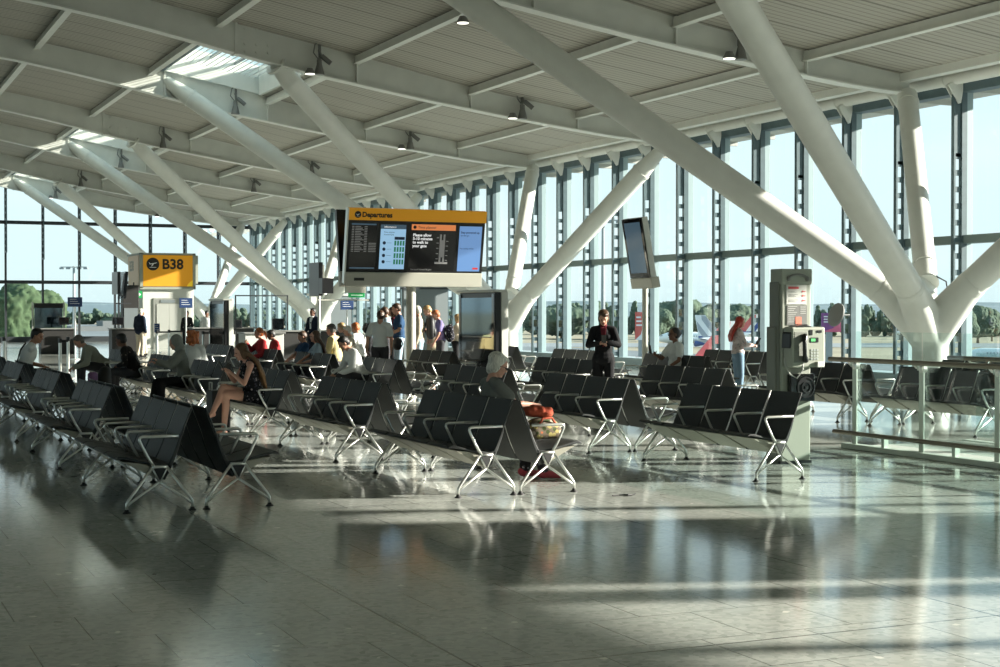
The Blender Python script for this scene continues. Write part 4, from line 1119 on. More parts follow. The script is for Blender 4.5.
    if hs == 'pony': c.chain([h(-.10, 0, .03), h(-.15, 0, -.02), h(-.16, 0, -.14)], [.03, .032, .015])
    if hs == 'bun': c.ell(h(-.11, 0, .02), .042).ell(h(-.095, 0, -.02), .03)
    if hs == 'long':
        L_ = extra.get('hair_len', .40) if extra else .40
        for b in (-.075, -.05, -.025, 0, .025, .05, .075):
            p0 = h(-.045-.02*math.cos(b*20), b, -.01)
            wv = .012*math.sin(b*90)
            c.chain([p0, up(-.125, b*1.25, 1.42), up(-.16+wv, b*1.35, 1.42-L_*.45), up(-.165, b*1.1, 1.42-L_)], [.036, .034, .030, .010])
        for t in (-1, 1): c.ell(h(-.01, .072*t, -.03), (.045, .024, .09), RH)
    if hs == 'hood':
        c.ell(h(-.03, 0, .02), (.115, .105, .125), RH).ell(h(-.05, 0, -.10), (.10, .11, .08), RH)
    if c.v: sc_(c).build('hair' if hs != 'hood' else 'hood', hm_, root, remesh=min(vox, .011), sm=2)
    # accessories that belong to the clothing
    if extra:
        if 'glasses' in extra:
            gl = MB()
            for t in (-1, 1):
                gl.tube([h(.095, .031*t+.020*math.cos(a), .004+.016*math.sin(a)) for a in [PI*2*i/14 for i in range(15)]], .0028, 6)
                gl.tube([h(.093, .052*t, .008), h(.05, .078*t, .008), h(-.005, .083*t, .0)], .0028, 6)
            gl.tube([h(.098, -.012, .006), h(.098, .012, .006)], .003, 6)
            sc_(gl).build('glasses', 'black_plastic', root)
        if 'shirt_front' in extra:
            f_ = MB().add([up(.112, .045, 1.43), up(.118, -.045, 1.43), up(.147, -.012, 1.12), up(.147, .012, 1.12), up(.09, .05, 1.45), up(.09, -.05, 1.45), up(.10, -.012, 1.12), up(.10, .012, 1.12)],
                          [(0, 1, 2, 3), (7, 6, 5, 4), (0, 4, 5, 1), (1, 5, 6, 2), (2, 6, 7, 3), (3, 7, 4, 0)])
            f_.ell(up(.045, 0, 1.47), (.06, .062, .03), RY_)
            sc_(f_).build('shirt_front', extra['shirt_front'], root)
        if 'strap' in extra:
            sc_(MB().tube([up(-.10, .09, 1.44), up(-.145, .0, 1.30), up(-.13, -.10, 1.10)], .016, 6, flat=.5)).build('strap', extra['strap'], root)
    cy, sy_ = math.cos(yaw), math.sin(yaw)
    def wp(p): p = V(p)*s; return V((x+p.x*cy-p.y*sy_, y+p.x*sy_+p.y*cy, p.z))
    return dict(root=root, L=wp(WL), R=wp(WR), head=wp(hd), chest=wp(ch), pel=wp(pel), s=s)
def phone_at(p, yaw, label, tilt=.9, size=(.075, .15)):
    o = MB().box(-size[0]/2, size[0]/2, -.005, .005, 0, size[1]).build('phone', 'phone', bevel=.003)
    o.location = p; o.rotation_euler = (-tilt, 0, yaw-PI/2); return tag(o, label, 'phone', 'phones in hands')
def backpack(p, yaw, label, m='bag_black', sz=(.16, .28, .42), name='backpack', group='bags'):
    r = empty(name, p, yaw, label, 'bag', group)
    b = MB().ell((0, 0, 0), (sz[0]/2, sz[1]/2, sz[2]/2), None, 16, 12)
    b.v = [tuple(math.copysign(abs(c)**.75*(q/2)**.25, c) for c, q in zip(v, sz)) for v in b.v]
    b.build('bag_body', m, r, smooth=True)
    k = MB().ell((-sz[0]*.42, 0, -sz[2]*.16), (sz[0]*.22, sz[1]*.36, sz[2]*.22), None, 12, 8); k.build('front_pocket', m, r, smooth=True)
    MB().tube([(sz[0]*.3, sz[1]*.2, -sz[2]*.4), (sz[0]*.75, sz[1]*.26, 0), (sz[0]*.4, sz[1]*.2, sz[2]*.42)], .014, 6).tube([(sz[0]*.3, -sz[1]*.2, -sz[2]*.4), (sz[0]*.75, -sz[1]*.26, 0), (sz[0]*.4, -sz[1]*.2, sz[2]*.42)], .014, 6).build('straps', 'black_matt', r)
    return r
FL, FR = PI, 0.     # facing left (-X) or right (+X)

# near: grey-haired woman on the second row, facing right
p = person('grey-haired woman in glasses and dark green-grey top reading on the second-row front bench', 5.80, 13.12, FR, 'sit', 1.54, True, 'pink', ('bob', 'hair_grey'), ('c_sage', 'short'),
           ('c_floral', 'long'), 'c_shoe_pink', lean=-.02, head=(-.25, .40), lh=(.40, .08, .78), rh=(.42, -.08, .80), vox=.0075, seat=.43, curl=.7,
           extra={'glasses': 1}, legs=dict(kl=(.46, .10, .55), al=(.42, .11, .085), tl=(.58, .12, .03), kr=(.47, -.10, .55), ar=(.54, -.11, .085), tr=(.70, -.12, .03)))
phone_at((p['L']+p['R'])/2+V((.07, 0, .0)), FR, 'dark phone held by the grey-haired woman', tilt=.6)
r = empty('handbag', (5.90, 12.33, .455), 0, 'floral patterned handbag on the seat beside the grey-haired woman', 'bag')
b = MB().ell((.03, 0, .095), (.17, .15, .095)).cap((-.07, -.09, .06), (.13, -.09, .06), .06, .06).cap((-.07, .09, .06), (.13, .09, .06), .06, .06)
b.build('bag_body', 'c_floralbag', r, remesh=.012, sm=5)
MB().tube([(-.06, -.12, .12), (-.02, -.13, .19), (.07, -.13, .19), (.12, -.12, .12)], .010, 8).build('handle', 'c_coral', r, smooth=True)
j = MB()
rr = random.Random(3)
for q in range(6): j.cap((-.09+.035*q+rr.uniform(-.02, .02), -.09+rr.uniform(-.03, .03), rr.uniform(0, .035)), (-.08+.035*q+rr.uniform(-.05, .05), .10+rr.uniform(-.03, .03), rr.uniform(.0, .035)), rr.uniform(.02, .036), rr.uniform(.02, .03))
j.ell((0, 0, 0), (.12, .12, .05)).ell((.07, -.05, -.01), (.08, .09, .05))
o = j.build('coral_jacket', 'c_coral', None, remesh=.009, sm=5); o.location = (5.90, 12.40, .69); tag(o, 'crumpled coral jacket lying on the floral handbag', 'jacket')
o = MB().tube([(-.12, 0, .01), (-.05, .02, .008), (.02, -.02, .008), (.09, .01, .008), (.12, .03, .01)], .006, 6).tube([(-.05, .02, .008), (.0, .05, .008), (.06, .02, .008)], .005, 6).build('lost_cord', 'black_plastic')
o.location = (6.35, 11.55, .003); tag(o, 'small black cord lying on the floor before the second-row front bench', 'cord')

# girl with long ombre hair
p = person('young woman with long brown-blond hair in dark floral romper, legs crossed, looking at phone', 5.13, 19.12, FL, 'sit', 1.54, True, 'pink', ('long', 'hair_ombre'), ('c_floral', 'none'), ('c_floral', 'romper'), None,
           lean=.26, head=(0, .18), lh=(.36, .06, .90), rh=(.40, -.06, .92), vox=.009, seat=.44, curl=.7, extra={'hair_len': .44},
           legs=dict(kl=(.44, .03, .60), al=(.46, -.01, .085), tl=(.60, .0, .03), kr=(.46, -.03, .70), ar=(.64, .06, .34), tr=(.76, .08, .28)))
phone_at((p['L']+p['R'])/2+V((-.07, 0, .02)), FL, 'phone held by the long-haired young woman', tilt=.5)
r = empty('suitcase', (4.80, 19.75, 0), 0, 'black cabin suitcase standing behind the crossed legs of the long-haired woman', 'suitcase')
MB().box(-.12, .12, -.18, .18, .05, .56).build('shell', 'bag_black', r, bevel=.02)
for a in (-.09, .09):
    for bq in (-.14, .14): MB().lathe([(.025, -.012), (.025, .012)], 10, c=(0, 0, 0), mt=Matrix.Translation((a, bq, .027)) @ Matrix.Rotation(PI/2, 4, 'X')).build('wheel', 'rubber', r)
MB().tube([(-.10, -.07, .56), (-.10, -.07, .66), (-.10, .07, .66), (-.10, .07, .56)], .01, 6).build('handle', 'alu_matt', r)

# man in white shirt, third row
person('dark-haired man in white shirt bent forward on a third-row bench', 8.12, 23.7, FL, 'sit', 1.62, False, 'tan', ('short', 'hair_black'), ('c_white', 'long'), ('c_charcoal', 'long'), 'c_shoe_dark', lean=.42, head=(0, .35),
       lh=(.44, .10, .60), rh=(.46, -.10, .60), vox=.011)
# left group
person('man in white t-shirt with dark strap seen from behind at the far left', 3.19, 27.05, FR-.1, 'sit', 1.78, False, 'tan', ('short', 'hair_black'), ('c_white', 'short'), ('c_charcoal', 'long'), lean=.34, head=(-.5, .1), rh=(.20, -.08, 1.02), lh=(.35, .12, .62), vox=.011, extra={'strap': 'black_matt'})
x_, y_ = 5.1, 30.3
person('grey-haired person in grey jacket bent far forward, left of the black netted top', x_, y_, FL, 'sit', 1.72, False, 'fair', ('short', 'hair_darkgrey'), ('c_olive', 'long'), ('c_charcoal', 'long'), lean=.75, head=(0, .2), lh=(.55, .1, .5), rh=(.55, -.1, .5), vox=.014)
person('dark-haired person in black netted top seated with back turned', 5.1, 27.0, PI-.5, 'sit', 1.60, True, 'brown', ('short', 'hair_black'), ('c_net', 'long'), ('c_charcoal', 'long'), lean=.42, vox=.013)
person('person in grey-green hooded jacket and black trousers reaching forward, on a second-row bench', 5.22, 23.6, FL, 'sit', 1.56, True, 'fair', ('hood', 'c_jacket'), ('c_jacket', 'jacket'), ('c_black', 'long'), lean=.2, head=(0, .15), lh=(.48, .1, .92), rh=(.5, -.08, .88), vox=.012,
       legs=dict(kl=(.44, .10, .54), al=(.42, .1, .085), kr=(.47, -.10, .54), ar=(.56, -.1, .085), tr=(.7, -.12, .03)))
person('person with curly red-brown hair and white top on a second-row bench', 5.9, 26.1, PI/2-.2, 'sit', 1.62, True, 'fair', ('curly', 'hair_ginger'), ('c_white', 'long'), ('c_denim', 'long'), lean=.05, vox=.012)
# right-middle people
def at(x, F): return gp(x, F)
x_, y_ = at(603.5, 23.6)
p = person('person in black jacket and maroon top standing among benches looking at phone', x_, y_, 4.22, 'stand', 1.60, True, 'fair', ('bob', 'hair_brown'), ('c_black', 'jacket'), ('c_black', 'long'), head=(0, .38), lh=(.27, .05, 1.20), rh=(.27, -.05, 1.18), elh=(-.25, 1, -.9), erh=(-.25, -1, -.9), vox=.009, extra={'shirt_front': 'c_maroon'}, curl=.8)
phone_at((p['L']+p['R'])/2+V((-.03, -.07, .0)), 4.22, 'phone held by the person in black jacket', tilt=.6)
x_, y_ = at(686, 26.2)
p = person('dark-haired young woman in white t-shirt and jeans seated upright among the window benches', 13.72, 23.15, FL, 'sit', 1.70, True, 'brown', ('bun', 'hair_black'), ('c_white', 'short'), ('c_denimlight', 'long'), 'c_shoe_white', lean=-.02, head=(-.1, -.05), lh=(.30, .26, .62), rh=(.36, -.06, .84), vox=.0095, extra={'glasses': 1}, rn=(0, 1, 0))
phone_at(p['R']+V((-.08, .02, .02)), FL, 'dark phone in the hand of the white t-shirt woman', tilt=.2)
x_, y_ = at(738, 27.5)
p = person('red-haired woman in pale patterned blouse and jeans standing by the windows', x_, y_, -.25, 'stand', 1.49, True, 'fair', ('long', 'hair_red'), ('c_blouse', 'long'), ('c_denim', 'long'), head=(0, .15), lh=(.30, .05, 1.13), rh=(.30, -.05, 1.13), vox=.010, extra={'hair_len': .22})
phone_at((p['L']+p['R'])/2+V((.09, 0, .0)), 0, 'phone held by the red-haired woman', tilt=.6)
# standing travellers in the middle
x_, y_ = at(380, 30)
p = person('man in white short-sleeved shirt and dark trousers standing with his back to us', x_, y_, 1.1, 'stand', 1.60, False, 'fair', ('short', 'hair_brown'), ('c_white', 'short'), ('c_charcoal', 'long'), vox=.011, lh=(.08, .30, .82), lean=.05, head=(.2, .2))
backpack(p['pel']+V((.34, -.05, .06)), 0, 'black shoulder bag hanging beside the man in white shirt', 'bag_black', (.12, .3, .25), 'shoulder_bag')
tbl = MB().box(-.3, .3, -.25, .25, 0, .12).build('white_box', 'desk_white', bevel=.01); tbl.location = (x_-.4, y_-.1, .42); tag(tbl, 'white package on the bench by the hand of the white-shirted man', 'box')
x_, y_ = at(387, 36); person('person in grey top behind the man in white shirt', x_, y_, 2.6, 'stand', 1.68, True, 'tan', ('short', 'hair_brown'), ('c_greyblue', 'short'), ('c_charcoal', 'long'), vox=.013, head=(0, .3))
x_, y_ = at(399, 34.5); person('man in navy t-shirt and jeans standing left of the departures post', x_, y_, 2.9, 'stand', 1.76, False, 'fair', ('short', 'hair_brown'), ('c_blue', 'short'), ('c_denimlight', 'long'), vox=.012, head=(0, .25), rh=(.2, -.2, 1.0), lh=(.25, .2, 1.05))
x_, y_ = at(393, 37.5); person('long-haired woman half hidden behind the man in navy t-shirt', x_, y_, 2.9, 'stand', 1.68, True, 'fair', ('long', 'hair_brown'), ('c_maroon', 'short'), ('c_charcoal', 'long'), vox=.014)
x_, y_ = at(419, 34); p = person('traveller in beige jacket and light jeans with dark backpack, right of the departures post', x_, y_, 2.7, 'stand', 1.70, False, 'fair', ('short', 'hair_grey'), ('c_beige', 'long'), ('c_denimlight', 'long'), 'c_shoe_white', vox=.012, head=(0, .2))
backpack(p['chest']+V((.26, -.06, -.05)), 2.7, 'black and grey backpack on the traveller in beige jacket', 'bag_black', (.2, .3, .5))
x_, y_ = at(432, 37); person('balding man in grey t-shirt and khaki shorts', x_, y_, 3.0, 'stand', 1.73, False, 'pink', ('short', 'hair_blond'), ('c_grey', 'short'), ('c_khaki', 'short'), 'c_shoe_white', vox=.013, head=(0, .35), rh=(.25, -.1, 1.1), lh=(.25, .1, 1.1), lean=.08)
x_, y_ = at(440.5, 35.5); p = person('ginger-haired boy in purple t-shirt with patterned backpack', x_, y_, 2.9, 'stand', 1.62, False, 'fair', ('short', 'hair_ginger'), ('c_purple', 'short'), ('c_charcoal', 'long'), 'c_shoe_white', vox=.013, head=(0, .4), rh=(.25, -.1, .95), lh=(.2, .2, .9), lean=.08)
backpack(p['chest']+V((.22, -.10, -.12)), 2.9, 'blue-grey patterned backpack on the ginger-haired boy', 'c_floral', (.18, .28, .42))
x_, y_ = at(455.5, 38); person('fair-haired child in pink top reaching forward beside the black display cabinet', x_, y_, -.4, 'stand', 1.50, True, 'fair', ('bob', 'hair_blond'), ('c_beige', 'short'), ('c_black', 'long'), vox=.014, rh=(.4, -.1, .85), lh=(.38, .1, .85), lean=.1)
# seated crowd in the middle
crowd = [
 (263, 31.5, PI, 'woman in red cardigan holding a phone up, left of the seated crowd', True, 'fair', ('pony', 'hair_ginger'), ('c_red', 'long'), .08, (.1), 1.60, (.38, .05, 1.0)),
 (278, 32.5, PI, 'dark-haired person in dark red top beside the red cardigan', True, 'brown', ('short', 'hair_black'), ('c_red', 'short'), .2, .2, 1.52, (.3, .05, .9)),
 (300, 30.2, PI, 'man in blue shirt slouching back between red cardigan and grey-blue top', False, 'fair', ('short', 'hair_brown'), ('c_blue', 'short'), -.2, .35, 1.50, (.35, .1, .7)),
 (317, 28.4, PI-.2, 'long-haired person in light grey-blue t-shirt with back half turned', True, 'fair', ('long', 'hair_brown'), ('c_greyblue', 'short'), .0, .05, 1.55, (.4, .1, .7)),
 (337, 32, 2.4, 'grey-haired man in pale yellow shirt seated with back turned', False, 'fair', ('short', 'hair_darkgrey'), ('c_yellow', 'long'), .15, .1, 1.76, None),
 (345.5, 37.5, 2.4, 'bald-headed person just right of the yellow shirt', False, 'pink', ('short', 'hair_blond'), ('c_grey', 'long'), .1, .2, 1.72, None),
 (352, 34.8, 2.8, 'short-haired older person left of the orange-haired one', True, 'fair', ('short', 'hair_grey'), ('c_beige', 'long'), .1, .2, 1.62, None),
 (360, 35.6, 2.2, 'orange-haired person in white t-shirt in the seated crowd', False, 'fair', ('short', 'hair_ginger'), ('c_white', 'short'), .12, .25, 1.76, None),
 (369, 38.5, 2.9, 'dark-haired person in black at the right end of the seated crowd', True, 'dark', ('curly', 'hair_black'), ('c_black', 'long'), .05, .1, 1.66, None)]
for (xx, F, yw, lb, fe, sk, hr, tp_, ln_, hpit, H_, hand) in crowd:
    x_, y_ = at(xx, F)
    person(lb, x_, y_, yw, 'sit', H_, fe, sk, hr, tp_, ('c_charcoal', 'long'), lean=ln_, head=(0, hpit), rh=hand, vox=.0135, seat=.45, group=None)
# staff and people by the gates
x_, y_ = at(313.5, 43.6); person('man in dark suit and white shirt standing before the dark desk, facing left', x_, y_, PI+.5, 'stand', 1.66, False, 'brown', ('short', 'hair_black'), ('c_navy', 'jacket'), ('c_navy', 'long'), vox=.013, extra={'shirt_front': 'c_white'}, rh=(.2, -.15, 1.0), lh=(.2, .15, 1.0))
x_, y_ = at(140, 52); person('man in dark jacket and beige trousers standing before the B38 tower', x_, y_, .6, 'stand', 1.66, False, 'fair', ('short', 'hair_grey'), ('c_navy', 'jacket'), ('c_beige', 'long'), vox=.015, head=(0, .2))
x_, y_ = at(144, 53.5); person('man in pale blue shirt partly behind the dark jacket man', x_, y_, 2.6, 'stand', 1.66, False, 'pink', ('short', 'hair_grey'), ('c_greyblue', 'long'), ('c_beige', 'long'), vox=.015)
x_, y_ = at(187, 58); person('person in black uniform standing right of the lift doors', x_, y_, PI+1, 'stand', 1.58, True, 'fair', ('bun', 'hair_brown'), ('c_black', 'long'), ('c_black', 'long'), vox=.015)
x_, y_ = at(207, 57); person('staff person in white shirt behind the long gate desk', x_, y_, PI+1.2, 'stand', 1.60, False, 'brown', ('short', 'hair_black'), ('c_white', 'long'), ('c_charcoal', 'long'), vox=.015, head=(0, .4))
# belongings
r = empty('carry_bag', (4.15, 24.6, 0), 0, 'dark cabin bag and clothes heap before the bent grey-haired person', 'bag')
MB().cap((0, 0, .2), (0, .25, .22), .17, .15).cap((.0, .1, .4), (.05, .2, .62), .14, .10).build('bag_body', 'bag_black', r, remesh=.02, sm=4)
MB().lathe([(.05, 0), (.055, .02), (.055, .22), (.03, .25), (.03, .28)], 14, c=(-.1, -.25, .45)).build('bottle', 'bottle_purple', r, smooth='auto') if False else None
o = MB().lathe([(.07, 0), (.08, .02), (.08, .24), (.05, .27)], 16).build('tumbler', 'bottle_purple', None, smooth='auto'); o.location = (4.1, 24.2, .0)
o.location = (3.98, 24.62, .36); tag(o, 'purple tumbler on the dark cabin bag at left', 'tumbler')

# ------------------------------------------------------------------ outside
gm = MB().box(-2500, 4000, -1500, 5000, -6.6, -6.5)
tag(gm.build('ground', 'dry_grass'), 'dry grass airfield beyond the windows', 'ground', kind='structure')
tag(MB().box(W+2.5, 150, -100, 900, -6.5, -6.45).build('apron', 'tarmac'), 'grey concrete apron outside the right glass wall', 'apron', kind='structure')
tag(MB().box(-300, 120, YF+3, 140, -6.5, -6.45).build('apron', 'tarmac'), 'grey concrete apron outside the far glass wall', 'apron', kind='structure')
tag(MB().box(-1500, 2000, -40, 0, -6.5, -6.42, Matrix.Translation((0, 420, 0)) @ Matrix.Rotation(-.45, 4, 'Z')).build('runway', 'runway'), 'pale runway strip across the dry airfield', 'runway', kind='structure')
def world_dir(x): R = (x-500)/F_PX; return V((R*cY+sY, cY-R*sY, 0))
def tree(x, F, w, h, label, m='leaf_mid', seed=0, base=-6.5):
    rnd = random.Random(seed); d = world_dir(x); p = d*F
    r = empty('distant_tree', (p.x, p.y, base), 0, label, 'tree', 'trees beyond the airfield')
    MB().tube([(0, 0, 0), (0, 0, h*.5)], [w*.04, w*.02], 8).build('trunk', 'trunk', r)
    c = MB()
    for i in range(16):
        a = rnd.uniform(0, 2*PI); q = rnd.uniform(0, .36)*w; zz = rnd.uniform(.30, .86)*h; s = rnd.uniform(.16, .27)*w*(1.15-.5*abs(zz/h-.5))
        c.ell((q*math.cos(a), q*math.sin(a), zz), (s, s, s*.85*min(1.3, h/w)), nu=10, nv=7)
    c.ell((0, 0, h*.55), (w*.34, w*.34, h*.42), nu=12, nv=8)
    o = c.build('crown', m, r, remesh=w*.02)
    tx = bpy.data.textures.new('lf', 'CLOUDS'); tx.noise_scale = w*.05
    md = o.modifiers.new('d', 'DISPLACE'); md.texture = tx; md.strength = w*.07; md.texture_coords = 'GLOBAL'
    return r
def wooded(x0, x1, F, h, n, label, seed, m='leaf_mid'):
    rnd = random.Random(seed)
    c = MB()
    for i in range(n):
        x = x0+(x1-x0)*(i+.5)/n; d = world_dir(x)*(F+rnd.uniform(-10, 10)); hh = h*rnd.uniform(.7, 1.08); s = (x1-x0)/n/F_PX*F*rnd.uniform(.7, 1.0)
        for q in range(5):
            c.ell((d.x+rnd.uniform(-s, s)*.6, d.y+rnd.uniform(-s, s)*.6, -6.5+hh*(.25+.14*q)), (s*rnd.uniform(.5, .9)*(1.15-q*.1), s*rnd.uniform(.5, .9), hh*.28), nu=9, nv=6)
    o = c.build('wooded_belt', m, None, smooth=True)
    tx = bpy.data.textures.new('lf', 'CLOUDS'); tx.noise_scale = 1.2
    sd = o.modifiers.new('s', 'SUBSURF'); sd.levels = sd.render_levels = 2
    md = o.modifiers.new('d', 'DISPLACE'); md.texture = tx; md.strength = 1.5; md.texture_coords = 'GLOBAL'
    tag(o, label, 'trees', kind='stuff')
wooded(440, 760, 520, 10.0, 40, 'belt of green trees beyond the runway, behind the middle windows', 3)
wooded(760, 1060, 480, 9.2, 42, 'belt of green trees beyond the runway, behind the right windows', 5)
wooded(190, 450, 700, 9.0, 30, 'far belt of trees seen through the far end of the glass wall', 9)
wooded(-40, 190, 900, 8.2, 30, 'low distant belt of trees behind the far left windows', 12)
tree(678, 430, 20, 11.3, 'rounded green tree standing out above the belt, right of the side-on screen', seed=1)
tree(722, 458, 17, 10.6, 'rounded green tree behind the red aircraft tail', seed=2)
tree(563, 440, 22, 9.6, 'broad green tree left of the woman in black', seed=3)
tree(655, 400, 10, 8.5, 'small green tree behind the side-on screen post', seed=4)
tree(978, 380, 9, 9.6, 'dark upright tree above the right aircraft', seed=6)
tree(992, 402, 7, 8.6, 'slender dark tree at the right edge', seed=7)
tree(968, 364, 6, 8.8, 'pointed dark tree left of the right-edge trees', seed=8)
tree(8, 190, 12, 13.6, 'large leafy tree outside the far left windows', 'leaf_near', 11, -9)
tree(-14, 222, 12, 13.5, 'leafy tree mostly cut by the left edge', 'leaf_near', 12, -9)
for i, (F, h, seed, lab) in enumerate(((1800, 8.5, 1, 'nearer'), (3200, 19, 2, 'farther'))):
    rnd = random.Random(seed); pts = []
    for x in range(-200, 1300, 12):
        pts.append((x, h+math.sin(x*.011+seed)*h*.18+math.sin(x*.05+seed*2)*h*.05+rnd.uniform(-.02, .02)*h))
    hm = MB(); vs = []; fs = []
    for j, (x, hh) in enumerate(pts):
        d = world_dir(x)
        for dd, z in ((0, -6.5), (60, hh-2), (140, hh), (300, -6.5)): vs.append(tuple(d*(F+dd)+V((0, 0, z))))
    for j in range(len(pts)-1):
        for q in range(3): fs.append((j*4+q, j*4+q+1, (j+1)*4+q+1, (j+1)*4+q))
    hm.add(vs, fs); tag(hm.build('hill_ridge', 'hill', smooth=True), '%s wooded ridge on the horizon, haze in its colour' % lab, 'hills', kind='structure')

def airliner(x, F, ang, scale, label, tail, base=-6.5):
    p = world_dir(x)*F
    r = empty('airliner', (p.x, p.y, base), ang, label, 'aircraft', 'parked airliners')
    s = scale
    zc = 3.6*s
    prof = [(0, .05), (.6, .75), (1.6, 1.3), (3.2, 1.75), (5, 1.95), (24, 1.95), (28, 1.7), (32, 1.1), (35, .5), (36.5, .15)]
    n = 20; vs = []; fs = []
    for (xx, rr) in prof:
        dz = 0 if xx < 24 else (xx-24)*.11
        if xx < 4: dz = -(4-xx)*.13
        vs += [(xx*s, rr*s*math.cos(t*2*PI/n), zc+dz*s+rr*s*math.sin(t*2*PI/n)) for t in range(n)]
    k = len(prof)
    fs = [(i*n+j, i*n+(j+1) % n, (i+1)*n+(j+1) % n, (i+1)*n+j) for i in range(k-1) for j in range(n)]+[tuple(range(n)), tuple(range((k-1)*n, k*n))]
    fu = MB().add(vs, fs).build('fuselage', 'plane_white', r, smooth=True)
    wn = MB()
    for sd in (-1, 1):
        for i in range(26): wn.box((6+i*.85)*s, (6.35+i*.85)*s, sd*1.90*s, sd*1.97*s, zc+.35*s, zc+.8*s)
    wn.box(.95*s, 2.0*s, -1.15*s, 1.15*s, zc+.55*s, zc+.95*s)
    wn.build('cabin_windows', 'plane_grey', fu)
    for sd in (-1, 1):
        MB().add([(13*s, sd*1.5*s, zc-1.1*s), (19.5*s, sd*1.5*s, zc-1.1*s), (23.5*s, sd*16*s, zc+.3*s), (22*s, sd*16*s, zc+.3*s), (13.6*s, sd*1.5*s, zc-.6*s), (19.5*s, sd*1.5*s, zc-.9*s), (23.5*s, sd*16*s, zc+.4*s), (22*s, sd*16*s, zc+.42*s)],
                 [(0, 1, 2, 3), (7, 6, 5, 4), (0, 4, 5, 1), (1, 5, 6, 2), (2, 6, 7, 3), (3, 7, 4, 0)]).build('wing', 'plane_grey', r)
        MB().tube([(13*s, sd*5.7*s, zc-2*s), (13.4*s, sd*5.7*s, zc-2*s), (17*s, sd*5.7*s, zc-1.7*s)], [.9*s, 1.05*s, .6*s], 16).build('engine', 'plane_blue', r, smooth='auto')
        MB().add([(31.5*s, sd*.6*s, zc+1.1*s), (34.5*s, sd*.6*s, zc+1.1*s), (36.5*s, sd*6*s, zc+1.6*s), (35.3*s, sd*6*s, zc+1.6*s), (31.5*s, sd*.6*s, zc+1.3*s), (34.5*s, sd*.6*s, zc+1.25*s), (36.5*s, sd*6*s, zc+1.7*s), (35.3*s, sd*6*s, zc+1.7*s)],
                 [(0, 1, 2, 3), (7, 6, 5, 4), (0, 4, 5, 1), (1, 5, 6, 2), (2, 6, 7, 3), (3, 7, 4, 0)]).build('tailplane', 'plane_grey', r)
    def fin(pts, th, name, m, par): return MB().prism([(a*s, zc+b*s) for a, b in pts], -th*s, th*s, 'y').build(name, m, par)
    f_ = fin([(27.5, 1.6), (29.5, 2.3), (33.2, 8.2), (36.2, 8.2), (35.0, 1.6)], .16, 'tail_fin', tail[0], r)
    fin([(27.6, 1.7), (33.0, 7.8), (34.4, 8.15), (34.3, 6.9), (30.4, 1.7)], .18, 'tail_stripe', tail[1], f_)
    fin([(32.0, 1.7), (35.7, 6.4), (35.4, 4.0), (33.8, 1.7)], .19, 'tail_stripe', tail[2], f_)
    fin([(27.5, 1.6), (29.2, 2.2), (35.2, 2.2), (35.1, 1.6)], .185, 'tail_base', 'plane_blue', f_)
    ld = MB()
    for (a, b) in ((4, 0), (17.5, 2.6), (17.5, -2.6)): ld.tube([(a*s, b*s, .5*s), (a*s, b*s, zc-1.5*s)], .14*s, 8).lathe([(.5*s, -.25*s), (.5*s, .25*s)], 14, mt=Matrix.Translation((a*s, b*s, .5*s)) @ Matrix.Rotation(PI/2, 4, 'X'))
    ld.build('landing_gear', 'dark_frame', r)
airliner(672+43, 118, math.radians(118), .62, 'white airliner with red and blue tail behind the red-haired woman', ('plane_white', 'plane_red', 'plane_blue'), -8.2) if False else None
# ---- aircraft placed by tail
def airliner_tail_at(x, F, ang, s, label, tail, base=-6.5, ref=(33., 0)):
    p = world_dir(x)*F; c, sn = math.cos(ang), math.sin(ang)
    ox = p.x-(ref[0]*s*c); oy = p.y-(ref[0]*s*sn)
    q = V((ox, oy, 0)); Fq = q.dot(V((sY, cY, 0))); Rq = q.dot(V((cY, -sY, 0)))
    airliner(500+F_PX*Rq/Fq, Fq, ang, s, label, tail, base)
airliner_tail_at(722, 150, math.radians(-12), .60, 'white airliner with large red-striped tail left of the red-haired woman', ('plane_white', 'plane_red', 'plane_grey'))
airliner_tail_at(752, 330, math.radians(-30), .62, 'farther white airliner with blue and red tail right of the red-haired woman', ('plane_white', 'plane_red', 'plane_blue'))
airliner_tail_at(706, 270, math.radians(160), .62, 'pale distant airliner left of the large red-striped tail', ('plane_white', 'plane_grey', 'plane_grey'))
airliner_tail_at(970, 425, math.radians(-24), .62, 'distant airliner with small red-striped tail at the right edge', ('plane_white', 'plane_red', 'plane_blue'))
airliner(963, 215, math.radians(-35), .52, 'white airliner nose nearest the right edge behind the balustrade', ('plane_white', 'plane_red', 'plane_blue'), -6.5)
# billboards and masts outside
def billboard(x, F, y0, y1, w, label, c1, c2):
    p = world_dir(x)*F; z0 = EYE-(y1-310.6)*F/F_PX; z1 = EYE-(y0-310.6)*F/F_PX
    r = empty('billboard', (p.x, p.y, -6.5), -.55, label, 'billboard')
    b = MB().box(-w/2, w/2, -.1, .1, z0+6.5, z1+6.5).build('board', c1, r)
    MB().prism([(-w/2, z0+6.5), (w/2, z0+6.5), (w/2, z0+6.5+(z1-z0)*.75), (w*.1, z0+6.5+(z1-z0)*.2)], -.12, -.1, 'y').build('lower_band', c2, b)
    t = MB()
    for i in range(3): t.box(-w*.38, w*(.1+.08*i), -.14, -.1, z1+6.5-(z1-z0)*(.22+.14*i), z1+6.5-(z1-z0)*(.16+.14*i))
    t.build('lettering', 'sign_white', b)
    MB().box(-w/2+.2, -w/2+.5, -.1, .1, 0, z0+6.5).build('post', 'mast', r)
billboard(831, 70, 313, 332, .88, 'purple and pink billboard outside, right of the telephone pillar', 'bill_purple', 'bill_pink')
billboard(640, 95, 312, 340, .6, 'narrow red and white banner outside behind the side-on screen post', 'bill_red', 'sign_white')
